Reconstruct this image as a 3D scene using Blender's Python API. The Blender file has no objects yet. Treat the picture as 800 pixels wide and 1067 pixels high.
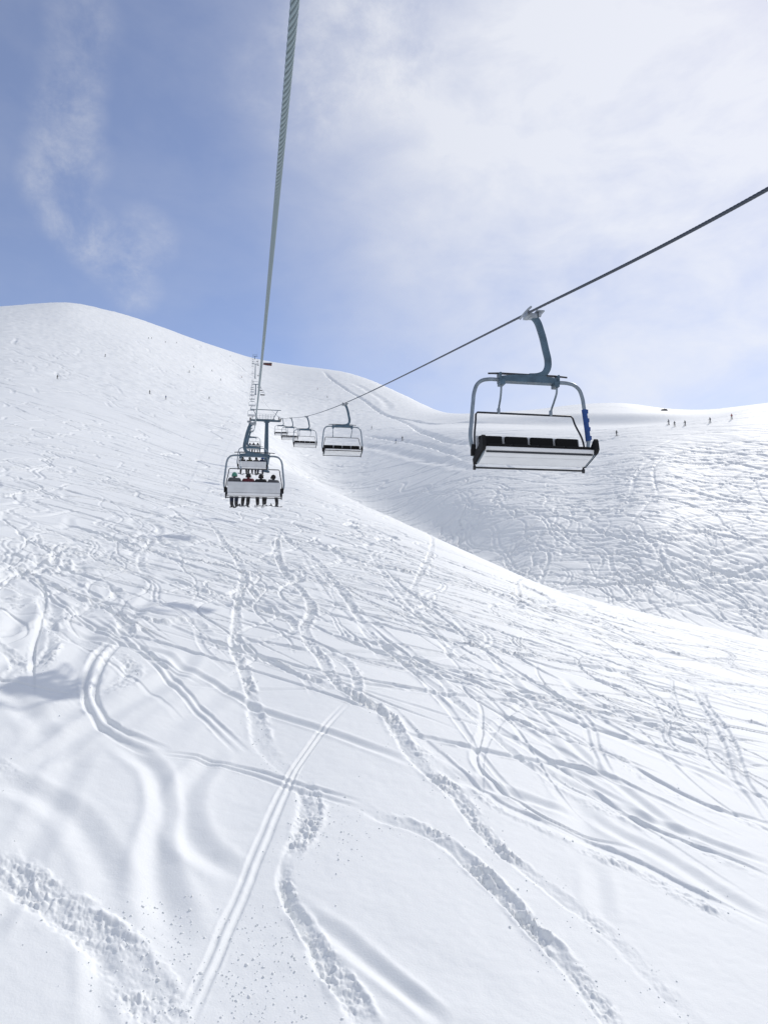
import math, random
import numpy as np
PI = math.pi
# ------------------------------------------------------------------ camera frame
# world: +Y runs up the hill along the lift, X to its right, Z up; the snow under the lens is about z = 0
PSI, PIT, CZ, FPX = math.radians(10.0), math.radians(7.0), 10.4, 800.0
FW = np.array([math.sin(PSI), math.cos(PSI)]); RT = np.array([math.cos(PSI), -math.sin(PSI)])
cp, sp = math.cos(PIT), math.sin(PIT)

def fy2G(F, y):                       # photo row + distance ahead -> mean slope from the foot of the camera
    d = (533.5 - np.asarray(y, float)) / FPX
    U = F * (sp + d * cp) / (cp - d * sp)
    return (U + CZ) / F

def pchip(x, y, xq):
    x = np.asarray(x, float); y = np.asarray(y, float); h = np.diff(x); dl = np.diff(y) / h
    n = len(x); d = np.zeros(n)
    for i in range(1, n - 1):
        if dl[i-1] * dl[i] > 0:
            w1 = 2*h[i] + h[i-1]; w2 = h[i] + 2*h[i-1]
            d[i] = (w1 + w2) / (w1/dl[i-1] + w2/dl[i])
    d[0] = dl[0]; d[-1] = dl[-1]
    xq = np.clip(xq, x[0], x[-1])
    k = np.clip(np.searchsorted(x, xq) - 1, 0, n - 2)
    t = (xq - x[k]) / h[k]
    return ((1 + 2*t) * (1-t)**2 * y[k] + t*(1-t)**2 * h[k]*d[k] + t*t*(3-2*t) * y[k+1] + t*t*(t-1) * h[k]*d[k+1])

LIFT_F = [1, 14, 31.4, 60, 99, 148, 190]; LIFT_U = [-10.12, -6.5, -1.7, 5.3, 15.2, 26.8, 37.5]
def near_U(F, R, k):                  # the spur the lift climbs: falls off to the right
    lx = R*math.cos(PSI) + F*math.sin(PSI)
    fl = F*math.cos(PSI) - R*math.sin(PSI)
    base = np.interp(fl, LIFT_F, LIFT_U)
    return base - (.06*lx + k*lx*lx if lx > 0 else .15*lx)

# columns of the big relief: photo column -> (distance, row) at the features of the hill
#        x      crest       dip        foot       mid        bench      back dip    band foot  band top   skyline
COLS = {
 -120: [(150,462),(190,440),(230,425),(300,407),(450,380),(560,366),(680,352),(760,344),(1000,333)],
  -60: [(150,461),(190,440),(230,425),(300,406),(450,378),(560,362),(680,347),(760,339),(1000,323)],
    0: [(150,460),(190,440),(230,426),(300,407),(450,377),(560,360),(680,343),(760,334),(1000,318)],
   60: [(150,463),(190,444),(230,430),(300,411),(450,381),(560,363),(680,345),(760,333),(1000,313)],
  130: [(150,470),(190,453),(230,440),(300,420),(450,391),(560,374),(680,356),(760,349),(1000,330)],
  200: [(150,479),(190,464),(230,450),(300,432),(450,406),(560,392),(680,378),(760,370),(1000,354.5)],
  262: [(150,487),(190,471),(230,460),(300,444),(450,424),(560,415),(680,403),(760,394),(1000,374.5)],
  300: [(190,490),(210,491),(230,486),(300,466),(450,436),(560,421),(680,408),(760,399),(980,379.5)],
  340: [(172,508),(195,514),(220,508),(280,482),(420,446),(540,426),(660,409),(740,400),(920,384)],
  370: [(156,523),(178,534),(205,524),(242,495),(375,450),(495,432),(605,416),(690,406),(875,388)],
  400: [(143,537),(165,552),(190,539),(216,505),(340,449),(440,437),(540,425),(610,416),(810,400)],
  440: [(125,556),(145,575),(170,558),(194,514),(302,447),(370,443),(430,438),(480,432),(700,418)],
  466: [(118,568),(137,588),(160,570),(182,518),(280,446),(335,444),(385,440),(400,435),(620,432)],
  500: [(108,584),(126,606),(146,587),(172,521),(262,446),(310,444),(352,441),(358,434),(540,431)],
  560: [(95,610),(112,637),(128,612),(164,526),(248,447),(294,447),(336,443),(342,433),(495,427)],
  610: [(88,625),(104,655),(117,636),(162,530),(242,447),(284,449),(324,442),(330,431),(470,420)],
  660: [(82,637),(98,668),(112,653),(154,535),(232,446),(262,449),(310,443),(316,431),(455,419)],
  700: [(78,646),(94,678),(110,665),(152,537),(235,442),(262,446),(305,440),(311,431),(440,426)],
  740: [(75,655),(91,688),(109,677),(158,539),(234,436),(264,440),(305,434),(311,431),(430,428)],
  800: [(70,668),(86,702),(107,692),(158,541),(240,423),(270,426),(310,424),(316,423),(430,422)],
  860: [(66,683),(82,718),(107,708),(160,545),(243,416),(272,419),(310,417),(316,416),(430,415)],
  960: [(60,705),(76,740),(105,730),(160,551),(246,412),(274,415),(312,413),(318,412),(430,411)],
}
KX = [-120, 262, 340, 440, 560, 680, 800, 960]; KK = [0, .001, .0025, .0042, .0052, .0045, .0036, .0032]
def column(x):
    a = (x - 400) / FPX
    k = np.interp(x, KX, KK)
    xs = sorted(COLS)
    P = np.array([[np.interp(x, xs, [COLS[c][i][j] for c in xs]) for j in (0, 1)] for i in range(9)])
    Fs, Gs = [], []
    for F in (3, 14, 30, 52 if x < 640 else 48):
        Fs.append(F); Gs.append((near_U(F, a*F, k) + CZ) / F)
    sc_ = np.interp(x, [-120, 0, 130, 200, 262], [.60, .68, .82, .93, 1.0])
    for F, y in P:
        F = F*sc_
        Fs.append(F); Gs.append(float(fy2G(F, y)))
    Ft, Gt = Fs[-1], Gs[-1]
    for m, dg in ((1.25, .06), (2.0, .2), (4.0, .33)):       # behind the skyline the ground falls away
        Fs.append(Ft*m); Gs.append(Gt - dg)
    return a, np.array(Fs), np.array(Gs)
XS = np.arange(-120, 961, 20)
_th, _lr, _gs = [], [], []
for x in XS:
    a, Fs, Gs = column(float(x))
    _th.append(math.atan(a)); c = math.cos(math.atan(a))
    _lr.append(np.log(Fs / c)); _gs.append(Gs * c)
TH_C = np.array(_th)
LRQ = np.linspace(math.log(2.0), math.log(4200.0), 900)
TAB = np.array([pchip(_lr[i], _gs[i], LRQ) for i in range(len(XS))])     # columns x ln r
# an even, finer fan of columns with cubic joints, so that no seam shows between them
TH_F = np.linspace(TH_C[0], TH_C[-1], 181)
TAB = np.array([pchip(TH_C, TAB[:, j], TH_F) for j in range(TAB.shape[1])]).T; TH_C = TH_F
for _ in range(14):
    T2 = TAB.copy(); T2[1:-1] = .25*TAB[:-2] + .5*TAB[1:-1] + .25*TAB[2:]; TAB = T2
for _ in range(3):
    T2 = TAB.copy(); T2[:, 1:-1] = .25*TAB[:, :-2] + .5*TAB[:, 1:-1] + .25*TAB[:, 2:]; TAB = T2
# beyond the sides of the picture the relief runs on and settles to a plain fall line behind the lens
def macro(th, r):                     # bearing from the camera's heading (+ = right), distance -> world z
    th = np.asarray(th, float); r = np.asarray(r, float)
    tc = np.clip(th, TH_C[0], TH_C[-1])
    i = np.clip(np.searchsorted(TH_C, tc) - 1, 0, len(TH_C) - 2)
    t = (tc - TH_C[i]) / (TH_C[i+1] - TH_C[i])
    lr = (np.log(np.maximum(r, 2.0)) - LRQ[0]) / (LRQ[1] - LRQ[0])
    j = np.clip(lr.astype(int), 0, len(LRQ) - 2); s = np.clip(lr - j, 0, 1)
    g = (TAB[i, j]*(1-s) + TAB[i, j+1]*s)*(1-t) + (TAB[i+1, j]*(1-s) + TAB[i+1, j+1]*s)*t
    out = np.clip((np.abs(th - tc)) / 1.0, 0, 1); out = out*out*(3 - 2*out)
    lift = np.cos(th + PSI); rt = np.sin(th + PSI)
    plain = .24*lift - .06*rt - .04
    return r * (g*(1-out) + plain*out)

def ray(x, y):
    d = np.array([(x-400)/FPX, 0, 0]); dy = (533.5-y)/FPX
    f = cp - dy*sp; u = sp + dy*cp
    h = FW*f + RT*d[0]
    return np.array([h[0], h[1], u])
_tt = np.exp(np.linspace(math.log(7), math.log(2200), 5000))
def cast(x, y):                       # where the sight line through a photo pixel meets the relief
    d = ray(x, y); hl = math.hypot(d[0], d[1])
    th = math.atan2(d[0], d[1]) - PSI
    z = macro(np.full_like(_tt, th), _tt); zr = CZ + _tt/hl*d[2]
    hit = np.nonzero(zr <= z)[0]
    if not len(hit): return None
    i = hit[0]
    if i:
        a0 = zr[i-1]-z[i-1]; a1 = zr[i]-z[i]; t = a0/(a0-a1); r = _tt[i-1] + t*(_tt[i]-_tt[i-1])
    else: r = _tt[i]
    return np.array([d[0]/hl*r, d[1]/hl*r, CZ + d[2]/hl*r])
def proj(p):
    q = np.asarray(p, float) - np.array([0, 0, CZ])
    F = q[..., 0]*FW[0] + q[..., 1]*FW[1]; R = q[..., 0]*RT[0] + q[..., 1]*RT[1]; U = q[..., 2]
    D = F*cp + U*sp
    return 400 + FPX*R/D, 533.5 - FPX*(U*cp - F*sp)/D, D
def height_at(xw, yw):
    return macro(np.arctan2(xw, yw) - PSI, np.hypot(xw, yw))
def row_height(xw, yw, row):          # world z of a point over (xw, yw) seen on a photo row
    F = xw*FW[0] + yw*FW[1]; d = (533.5-row)/FPX
    return CZ + F*(sp + d*cp)/(cp - d*sp)
import bpy, bmesh
from mathutils import Vector, Matrix
import mathutils
SC = bpy.context.scene; COL = SC.collection
rng = np.random.default_rng(7); random.seed(11)
# ------------------------------------------------------------------ object helpers
def tag(o, label=None, cat=None, group=None, kind=None):
    for k, v in (('label', label), ('category', cat), ('group', group), ('kind', kind)):
        if v: o[k] = v
    return o
def empty(name, loc, rz=0):
    o = bpy.data.objects.new(name, None); COL.objects.link(o)
    o.location = loc; o.rotation_euler = (0, 0, rz); o.empty_display_size = .3
    return o
def mesh_from_arrays(name, V, Q, smooth=True):
    me = bpy.data.meshes.new(name)
    V = np.asarray(V, np.float32); n = Q.shape[1]
    me.vertices.add(len(V)); me.vertices.foreach_set('co', V.ravel())
    me.loops.add(Q.size); me.loops.foreach_set('vertex_index', Q.astype(np.int32).ravel())
    me.polygons.add(len(Q)); me.polygons.foreach_set('loop_start', np.arange(0, Q.size, n, dtype=np.int32))
    if smooth: me.polygons.foreach_set('use_smooth', np.ones(len(Q), bool))
    me.update(calc_edges=True)
    return me
def link_mesh(name, me, mats, parent=None):
    o = bpy.data.objects.new(name, me); COL.objects.link(o)
    for m in (mats if isinstance(mats, (list, tuple)) else [mats]): me.materials.append(m)
    if parent: o.parent = parent
    return o
# ------------------------------------------------------------------ materials
def mat(name, col, rough=.5, metal=0., var=.0, scale=8., bump=0., bscale=60., spec=.5):
    m = bpy.data.materials.new(name); m.use_nodes = True; nt = m.node_tree; b = nt.nodes['Principled BSDF']
    b.inputs['Roughness'].default_value = rough; b.inputs['Metallic'].default_value = metal
    b.inputs['Specular IOR Level'].default_value = spec
    tc = nt.nodes.new('ShaderNodeTexCoord')
    if var:
        n = nt.nodes.new('ShaderNodeTexNoise'); n.inputs['Scale'].default_value = scale; n.inputs['Detail'].default_value = 6
        nt.links.new(tc.outputs['Object'], n.inputs['Vector'])
        r = nt.nodes.new('ShaderNodeValToRGB')
        r.color_ramp.elements[0].position = .3; r.color_ramp.elements[1].position = .7
        r.color_ramp.elements[0].color = (*[c*(1-var) for c in col], 1); r.color_ramp.elements[1].color = (*[min(1, c*(1+var)) for c in col], 1)
        nt.links.new(n.outputs['Fac'], r.inputs['Fac']); nt.links.new(r.outputs['Color'], b.inputs['Base Color'])
        mr = nt.nodes.new('ShaderNodeMapRange'); mr.inputs[3].default_value = max(0, rough-.12); mr.inputs[4].default_value = min(1, rough+.12)
        nt.links.new(n.outputs['Fac'], mr.inputs[0]); nt.links.new(mr.outputs[0], b.inputs['Roughness'])
    else: b.inputs['Base Color'].default_value = (*col, 1)
    if bump:
        n2 = nt.nodes.new('ShaderNodeTexNoise'); n2.inputs['Scale'].default_value = bscale; n2.inputs['Detail'].default_value = 4
        nt.links.new(tc.outputs['Object'], n2.inputs['Vector'])
        bp = nt.nodes.new('ShaderNodeBump'); bp.inputs['Strength'].default_value = bump; bp.inputs['Distance'].default_value = .02
        nt.links.new(n2.outputs['Fac'], bp.inputs['Height']); nt.links.new(bp.outputs['Normal'], b.inputs['Normal'])
    return m
M = dict(
    paint=mat('blue_grey_paint', (.065, .115, .16), .42, 0, .25, 5, .08, 90),
    pipe=mat('galvanised_pipe', (.23, .28, .325), .38, .55, .2, 9),
    darkpipe=mat('dark_pipe', (.03, .033, .04), .45, .3, .2, 9),
    pad=mat('black_seat_vinyl', (.008, .008, .009), .8, 0, .3, 12, .2, 80, .25),
    shell=mat('pale_seat_shell', (.62, .64, .66), .42, 0, .07, 3),
    shell_light=mat('white_seat_lip', (.78, .79, .80), .45, 0, .05, 3),
    blue=mat('blue_sleeve_plastic', (.008, .15, .5), .4, 0, .1, 6),
    rubber=mat('black_rubber', (.012, .012, .013), .8, spec=.25),
    zinc=mat('zinc_steel', (.32, .35, .38), .45, .5, .2, 4),
    skin=mat('skin', (.55, .36, .27), .5),
    boot=mat('ski_boot', (.03, .03, .035), .4, 0, .2, 20),
    glove=mat('glove', (.02, .02, .02), .8),
    hut_wall=mat('dark_red_boards', (.16, .05, .04), .7, 0, .2, 2),
    hut_roof=mat('grey_sheet_roof', (.11, .115, .125), .5, 0, .2, 2),
    window=mat('window_glass', (.03, .04, .05), .1),
)
def cloth(name, col): return mat(name, col, .75, 0, .25, 18, .15, 50)
for n, c in dict(black=(.014, .014, .017), navy=(.016, .024, .055), red=(.33, .025, .03), green=(.07, .26, .2), grey=(.10, .105, .115), maroon=(.12, .02, .03),
                 blue=(.02, .07, .25), olive=(.05, .055, .03), orange=(.5, .13, .02), white=(.6, .6, .6)).items(): M[n] = cloth(n + '_cloth', c)

def rope_material(name, c0, c1, metal, rough):
    m = mat(name, c0, rough, metal, .0); nt = m.node_tree; b = nt.nodes['Principled BSDF']
    at = nt.nodes.new('ShaderNodeAttribute'); at.attribute_name = 'groove_tone'
    mx = nt.nodes.new('ShaderNodeMix'); mx.data_type = 'RGBA'; nt.links.new(at.outputs['Fac'], mx.inputs[0]); mx.inputs[6].default_value = (*c0, 1); mx.inputs[7].default_value = (*c1, 1)
    nt.links.new(mx.outputs[2], b.inputs['Base Color']); return m
M['rope'] = rope_material('steel_rope', (.27, .345, .37), (.018, .035, .045), .25, .5)
M['rope_dark'] = rope_material('dark_steel_rope', (.07, .085, .11), (.012, .014, .02), .3, .5)  # darker version of the rope colours, for the descending strand
def snow_material():
    m = bpy.data.materials.new('snow'); m.use_nodes = True; nt = m.node_tree; b = nt.nodes['Principled BSDF']
    b.inputs['Roughness'].default_value = .62; b.inputs['Specular IOR Level'].default_value = .25
    tc = nt.nodes.new('ShaderNodeTexCoord')
    n = nt.nodes.new('ShaderNodeTexNoise'); n.inputs['Scale'].default_value = .35; n.inputs['Detail'].default_value = 5
    nt.links.new(tc.outputs['Object'], n.inputs['Vector'])
    r = nt.nodes.new('ShaderNodeValToRGB'); r.color_ramp.elements[0].position = .3; r.color_ramp.elements[1].position = .72
    r.color_ramp.elements[0].color = (.866, .883, .873, 1); r.color_ramp.elements[1].color = (.90, .915, .90, 1)
    nt.links.new(n.outputs['Fac'], r.inputs['Fac']); nt.links.new(r.outputs['Color'], b.inputs['Base Color'])
    fine = nt.nodes.new('ShaderNodeTexNoise'); fine.inputs['Scale'].default_value = 22; fine.inputs['Detail'].default_value = 5; fine.inputs['Roughness'].default_value = .62
    nt.links.new(tc.outputs['Object'], fine.inputs['Vector'])
    bp = nt.nodes.new('ShaderNodeBump'); bp.inputs['Strength'].default_value = .24; bp.inputs['Distance'].default_value = .03
    nt.links.new(fine.outputs['Fac'], bp.inputs['Height']); nt.links.new(bp.outputs['Normal'], b.inputs['Normal'])
    return m
M['snow'] = snow_material()

# ------------------------------------------------------------------ numpy noise
def h2(ix, iy, seed):
    h = (ix.astype(np.int64)*374761393 + iy.astype(np.int64)*668265263 + seed*1442695041) & 0xffffffff
    h = ((h ^ (h >> 13)) * 1274126177) & 0xffffffff
    return (((h ^ (h >> 16)) & 0xffffff) / float(0xffffff)).astype(np.float32)
def vnoise(x, y, seed=0):
    ix = np.floor(x); iy = np.floor(y); fx = x-ix; fy = y-iy
    fx = fx*fx*fx*(fx*(fx*6-15)+10); fy = fy*fy*fy*(fy*(fy*6-15)+10)
    ix = ix.astype(np.int64); iy = iy.astype(np.int64)
    a = h2(ix, iy, seed); b = h2(ix+1, iy, seed); c = h2(ix, iy+1, seed); d = h2(ix+1, iy+1, seed)
    return (a*(1-fx)+b*fx)*(1-fy) + (c*(1-fx)+d*fx)*fy - .5
def clods(x, y, seed=0, keep=1.):              # rounded lumps: 1 on a lump's top, 0 between lumps
    ix = np.floor(x).astype(np.int64); iy = np.floor(y).astype(np.int64); best = np.full(x.shape, 9., np.float32); lump = np.zeros(x.shape, np.float32)
    for a in (-1, 0, 1):
        for b in (-1, 0, 1):
            cx, cy = ix+a, iy+b
            px = cx + h2(cx, cy, seed); py = cy + h2(cx, cy, seed+5); sz = (.3 + .75*h2(cx, cy, seed+9)**2)*np.where(h2(cx, cy, seed+17) < keep, 1, .02)
            an = 3.14*h2(cx, cy, seed+13); ca, sa = np.cos(an), np.sin(an); dx, dy = x-px, y-py
            d = np.hypot(dx*ca+dy*sa, (dy*ca-dx*sa)*1.6)/sz
            m = d < best; best = np.where(m, d, best); lump = np.where(m, sz, lump)
    return np.clip(1.08 - best, 0, 1)**.55 * lump
# ------------------------------------------------------------------ the snow sheet: bearings x distances about the camera's foot
dth = math.radians(.064); half = math.radians(29.6)
core = np.arange(-half, half, dth)
side = [core[-1]]
st = dth*2
while side[-1] < math.radians(172): side.append(side[-1] + st); st = min(st*1.25, math.radians(5))
side = np.array(side[1:]); side = side[side < math.radians(175)]
THG = np.concatenate([-side[::-1], core, side]); J0, J1 = len(side), len(side)+len(core)
rr = list(np.linspace(.6, 12.2, 26))
while rr[-1] < 1450: r = rr[-1]; rr.append(r + min(r*r/7400, .0019*r if r < 270 else .0042*r))
while rr[-1] < 4100: rr.append(rr[-1]*1.08)
RG = np.array(rr); NR, NC = len(RG), len(THG)
TT, RRg = np.meshgrid(THG, RG)
X = RRg*np.sin(TT+PSI); Y = RRg*np.cos(TT+PSI)
H = macro(TT, RRg).astype(np.float64)
D = np.zeros_like(H)                  # relief of tracks and wind, added to the big shape
def sstep(a, b, x): t = np.clip((x-a)/(b-a), 0, 1); return t*t*(3-2*t)
# slow swells, wind crust
D += .16*vnoise(X/9, Y/9, 1)*sstep(6, 30, RRg) + .035*vnoise(X/3.1, Y/3.1, 2)
far = sstep(60, 220, RRg)
D += far*(.25*vnoise(X/23, Y/19, 3))
hill = sstep(170, 330, RRg)*(1-sstep(760, 1000, RRg)*.8)*sstep(.10, -.06, TT)
hx = X*.8 + Y*.6; hy = -X*.6 + Y*.8
D += 1.5*hill*(.42*vnoise(hx/9, hy/3.4, 4) + .26*vnoise(hx/4.2, hy/2.1, 6)*(RRg < 900) + .22*vnoise(X/2.6, Y/2.6, 7)*(RRg < 700))
D += hill*1.1*vnoise(X/45, Y/60, 8)
bw = sstep(112, 140, RRg)*(1-sstep(215, 260, RRg))*sstep(-.02, .12, TT)
D += bw*(.09*vnoise(TT*RRg/5 + .5*RRg/5, RRg/1.6, 16) + .08*vnoise(TT*RRg/2.4, RRg/.9, 17))
mid = sstep(45, 90, RRg)*(1-sstep(200, 300, RRg))
D += mid*(.03*vnoise(X/1.6, Y/1.1, 14) + .018*vnoise(X/.7, Y/.6, 15))
D += (.014*vnoise(X/.55, Y/.4, 12) + .006*vnoise(X/.16, Y/.13, 13))*sstep(45, 20, RRg)

def spline(P, step):
    P = np.asarray(P, float)
    if len(P) < 3: P = np.array([P[0], (P[0]+P[-1])/2, P[-1]])
    d = np.r_[0, np.cumsum(np.maximum(1e-6, np.hypot(*np.diff(P, axis=0).T)))]
    n = max(6, int(d[-1]/step)); s = np.linspace(0, d[-1], n)
    T = np.gradient(P, d, axis=0)
    k = np.clip(np.searchsorted(d, s)-1, 0, len(P)-2); h = (d[k+1]-d[k]); t = ((s-d[k])/h)[:, None]; h = h[:, None]
    return (1+2*t)*(1-t)**2*P[k] + t*(1-t)**2*h*T[k] + t*t*(3-2*t)*P[k+1] + t*t*(t-1)*h*T[k+1], s
TRK = []                              # remembered for the loose lumps
def stamp(P, typ, w, dep, rub=.0, taper=True, reach=None, seed=0, wob=.25):
    rm = np.hypot(P[:, 0], P[:, 1]).min()
    w = max(w, .0021*rm)
    C, s = spline(P, max(.12, .007*rm))
    # ski lines are never a drawn curve: a little wander, and a width that changes along the run
    ph = rng.uniform(0, 50)
    nx = np.gradient(C[:, 1], s); ny = -np.gradient(C[:, 0], s)
    wl = vnoise(s/1.7+ph, s*0+ph, 21); C = C + (np.stack([nx, ny], 1)*(wl*w*.5)[:, None])
    wid = w*(1 + wob*2*vnoise(s/3.5+ph, s*0+3, 22))
    str_ = np.ones_like(s)
    if taper:
        L = s[-1]; str_ = np.minimum(1, np.minimum(s, L-s)/(.12*L+.3))
    str_ = str_*(.8+.6*(vnoise(s/4+ph, s*0, 23)+.2))
    th = np.arctan2(C[:, 0], C[:, 1]) - PSI; r = np.hypot(C[:, 0], C[:, 1])
    reach = (reach or (3.0 if typ == 'rubble' else 2.6 if typ != 'pair' else 4.5))*w*1.3
    m = 1.15
    jlo = max(J0, np.searchsorted(THG, (th - reach/r).min())-1); jhi = min(J1, np.searchsorted(THG, (th + reach/r).max())+1)
    ilo = max(0, np.searchsorted(RG, (r-reach).min())-1); ihi = min(NR, np.searchsorted(RG, (r+reach).max())+1)
    if jhi-jlo < 2 or ihi-ilo < 2: return
    dm = np.full((ihi-ilo, jhi-jlo), 1e9, np.float32); sg = np.zeros_like(dm); sw = np.full_like(dm, w); ss = np.zeros_like(dm)
    Xs = X[ilo:ihi, jlo:jhi]; Ys = Y[ilo:ihi, jlo:jhi]
    for i in range(len(C)-1):
        t0, t1 = min(th[i], th[i+1]), max(th[i], th[i+1]); r0, r1 = min(r[i], r[i+1]), max(r[i], r[i+1]); dt = reach/r0
        a, b = np.searchsorted(THG, t0-dt)-jlo, np.searchsorted(THG, t1+dt)-jlo
        c, e = np.searchsorted(RG, r0-reach)-ilo, np.searchsorted(RG, r1+reach)-ilo
        a, c = max(a, 0), max(c, 0); b, e = min(b, jhi-jlo), min(e, ihi-ilo)
        if b <= a or e <= c: continue
        x0, y0 = C[i]; ex, ey = C[i+1]-C[i]; L2 = ex*ex+ey*ey+1e-12; L = math.sqrt(L2)
        px = Xs[c:e, a:b]-x0; py = Ys[c:e, a:b]-y0
        t = np.clip((px*ex+py*ey)/L2, 0, 1); cr = (px*ey-py*ex)/L
        d = np.hypot(px-t*ex, py-t*ey)
        v = dm[c:e, a:b]; k = d < v
        v[k] = d[k]; sg[c:e, a:b][k] = np.sign(cr[k])
        sw[c:e, a:b][k] = (wid[i]+t*(wid[i+1]-wid[i]))[k]; ss[c:e, a:b][k] = (str_[i]+t*(str_[i+1]-str_[i]))[k]
    ok = dm < reach
    d = dm[ok]; W = sw[ok]; S = ss[ok]; G = sg[ok]; xs = Xs[ok]; ys = Ys[ok]; u = d/W
    if typ != 'soft':                 # torn edges, not a drawn line
        q_ = max(1, rm/30)
        ta = 1. if typ == 'rubble' else .4
        u = np.abs(u + ta*.34*vnoise(xs/(.24*q_), ys/(.24*q_), 61) + ta*.24*vnoise(xs/(.08*q_), ys/(.08*q_), 62)); d = u*W; dep = dep*(1-.25*ta+.9*ta*np.clip(vnoise(xs/(1.1*q_), ys/(1.1*q_), 63)+.3, 0, 1))
    brk = np.clip(.45 + 2.2*vnoise(xs/.7, ys/.7, 51) + 1.2*vnoise(xs/.22, ys/.22, 52), 0, 1.5) if rm < 70 else np.clip(.6 + 1.8*vnoise(xs/(rm*.02), ys/(rm*.02), 51), 0, 1.4)
    if typ == 'soft':
        p = -dep*np.exp(-u*u*1.1) + .28*dep*np.exp(-((u-1.75)/.6)**2)
    elif typ == 'groove':
        p = -dep/(1+np.exp((u-1)*7)) + .4*brk*dep*np.exp(-((u-1.55)/.4)**2)
    elif typ == 'pair':               # two ski grooves side by side
        q = np.abs(d-1.6*W)/W
        p = -dep/(1+np.exp((q-.75)*7)) + .3*brk*dep*np.exp(-((u-3.)/.5)**2) + .18*dep*np.exp(-(u/.5)**2)
    elif typ == 'rubble':
        v = u*G
        p = -dep*(.5+.42*np.clip(v, -1, 1))/(1+np.exp((u-1)*7)) + .3*brk*dep*np.exp(-((u-1.45)/.4)**2)*(1-.45*G)
    elif typ == 'skid':               # a cut wall on one side, a ramp and spray on the other
        v = -u*G
        p = -dep*np.clip((v+1.0)/1.9, 0, 1)/(1+np.exp((v-1)*12)) + (.25*dep*np.exp(-((v-1.3)/.25)**2) + .3*dep*np.exp(-((v+1.6)/.5)**2))*brk
    elif typ == 'bank':               # a cut road: flat bed, steep bank uphill
        v = u*G
        p = -dep*np.clip((v+1)/1.6, 0, 1)/(1+np.exp((v-1)*9))
    if rub:
        mk = np.exp(-((u-.4+.25*G)/.85)**4) if typ == 'rubble' else np.exp(-((u*G-1.5)/1.3)**4)
        cs = max(.085, rm*.0062)
        wx = .6*vnoise(xs/cs*.6, ys/cs*.6, seed+31); wy = .6*vnoise(xs/cs*.6, ys/cs*.6, seed+37)
        n = 1.0*clods(xs/(cs*1.7)+wx, ys/(cs*1.7)+wy, seed+2, .3) + .75*clods(xs/cs+wx, ys/cs+wy, seed+3, .55) + .42*clods(xs/(cs*.5)+wx, ys/(cs*.5)-wy, seed+4, .7) + .7*vnoise(xs/.34, ys/.34, seed+41) + .35*vnoise(xs/.11, ys/.11, seed+43) - .2
        p = p + rub*mk*n*(.2+2.2*np.clip(vnoise(xs/.8, ys/.8, seed)+.2, 0, 1))
    D[ilo:ihi, jlo:jhi][ok] += p*S*np.interp(rm, [14, 24, 60], [.88, 1.0, 1.3])*(.78 if typ == 'soft' else 1)
    TRK.append((C, s, w, rub, typ))
def px(pts):
    q = [cast(a, b) for a, b in pts]
    return np.array([p[:2] for p in q if p is not None])
def T(pts, typ, w, dep, rub=0., **k): stamp(px(pts), typ, w, dep, rub, **k)

# --- old tracks the snow has softened
for pts, w, d in [
  ([(-20,806),(0,810),(40,825),(70,845),(95,880),(110,910),(122,945)], .42, .17),
  ([(120,765),(135,780),(158,800),(167,830),(164,880),(165,930),(182,968),(200,990)], .40, .15),
  ([(232,780),(215,795),(197,815),(190,850),(203,880),(228,900),(255,918)], .36, .13),
  ([(85,772),(65,820),(45,860),(25,890),(5,935)], .42, .10),
  ([(-10,803),(25,797),(82,765),(125,740),(185,700),(205,675)], .42, .10),
  ([(-10,790),(37,760),(80,735),(110,712),(150,690)], .40, .09),
  ([(100,965),(106,1010),(112,1080)], .3, .10),
  ([(-10,985),(4,950),(22,930)], .3, .08),
  ([(450,795),(480,812),(520,822),(560,836),(602,852)], .30, .10),
  ([(560,800),(614,826),(659,847),(710,865),(755,883),(810,903)], .26, .10),
  ([(610,845),(640,866),(680,886),(725,913),(770,943),(815,970)], .34, .10),
  ([(300,935),(325,957),(350,972),(375,992),(400,1012),(430,1035),(470,1070)], .26, .14),
  ([(60,652),(125,672),(148,676),(170,681),(190,695),(205,703),(227,715),(247,727),(270,740),(300,750),(330,760),(362,771),(400,784),(440,800)], .22, .13),
  ([(585,705),(625,735),(657,747),(700,765),(750,784),(810,806)], .34, .12),
  ([(560,735),(600,752),(637,765),(682,785),(725,802),(785,830)], .3, .09),
  ([(160,770),(195,745),(235,722),(262,700)], .5, .08), ([(130,650),(150,630),(160,615)], .4, .1),
  ([(20,700),(40,660),(55,640),(50,620)], .5, .16), ([(60,735),(85,690),(92,650),(85,625)], .55, .16), ([(0,690),(18,655),(20,625)], .5, .15),
  ([(620,900),(624,930),(630,965)], .3, .06), ([(600,830),(612,858),(622,890)], .55, .10),
  ([(408,1000),(470,1010),(540,1030)], .5, .03), ([(0,740),(60,745),(120,720)], .7, .08)]:
    T(pts, 'soft', w*.72, d)
# --- straight runs, one groove for each ski
T([(362,734),(340,757),(322,780),(308,800),(296,825),(286,847),(276,872),(264,900),(252,930),(236,965),(224,995),(208,1030),(190,1075)], 'pair', .06, .05)
T([(725,715),(732,733),(745,752),(756,770),(763,792),(772,816),(786,832),(800,852),(812,868)], 'pair', .13, .09, seed=3)
T([(125,667),(105,685),(96,705),(94,722),(100,742),(118,760),(142,772),(170,785)], 'pair', .125, .10)
T([(170,785),(200,788),(233,796),(265,804),(308,818),(349,829),(377,837)], 'pair', .08, .05)
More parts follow.
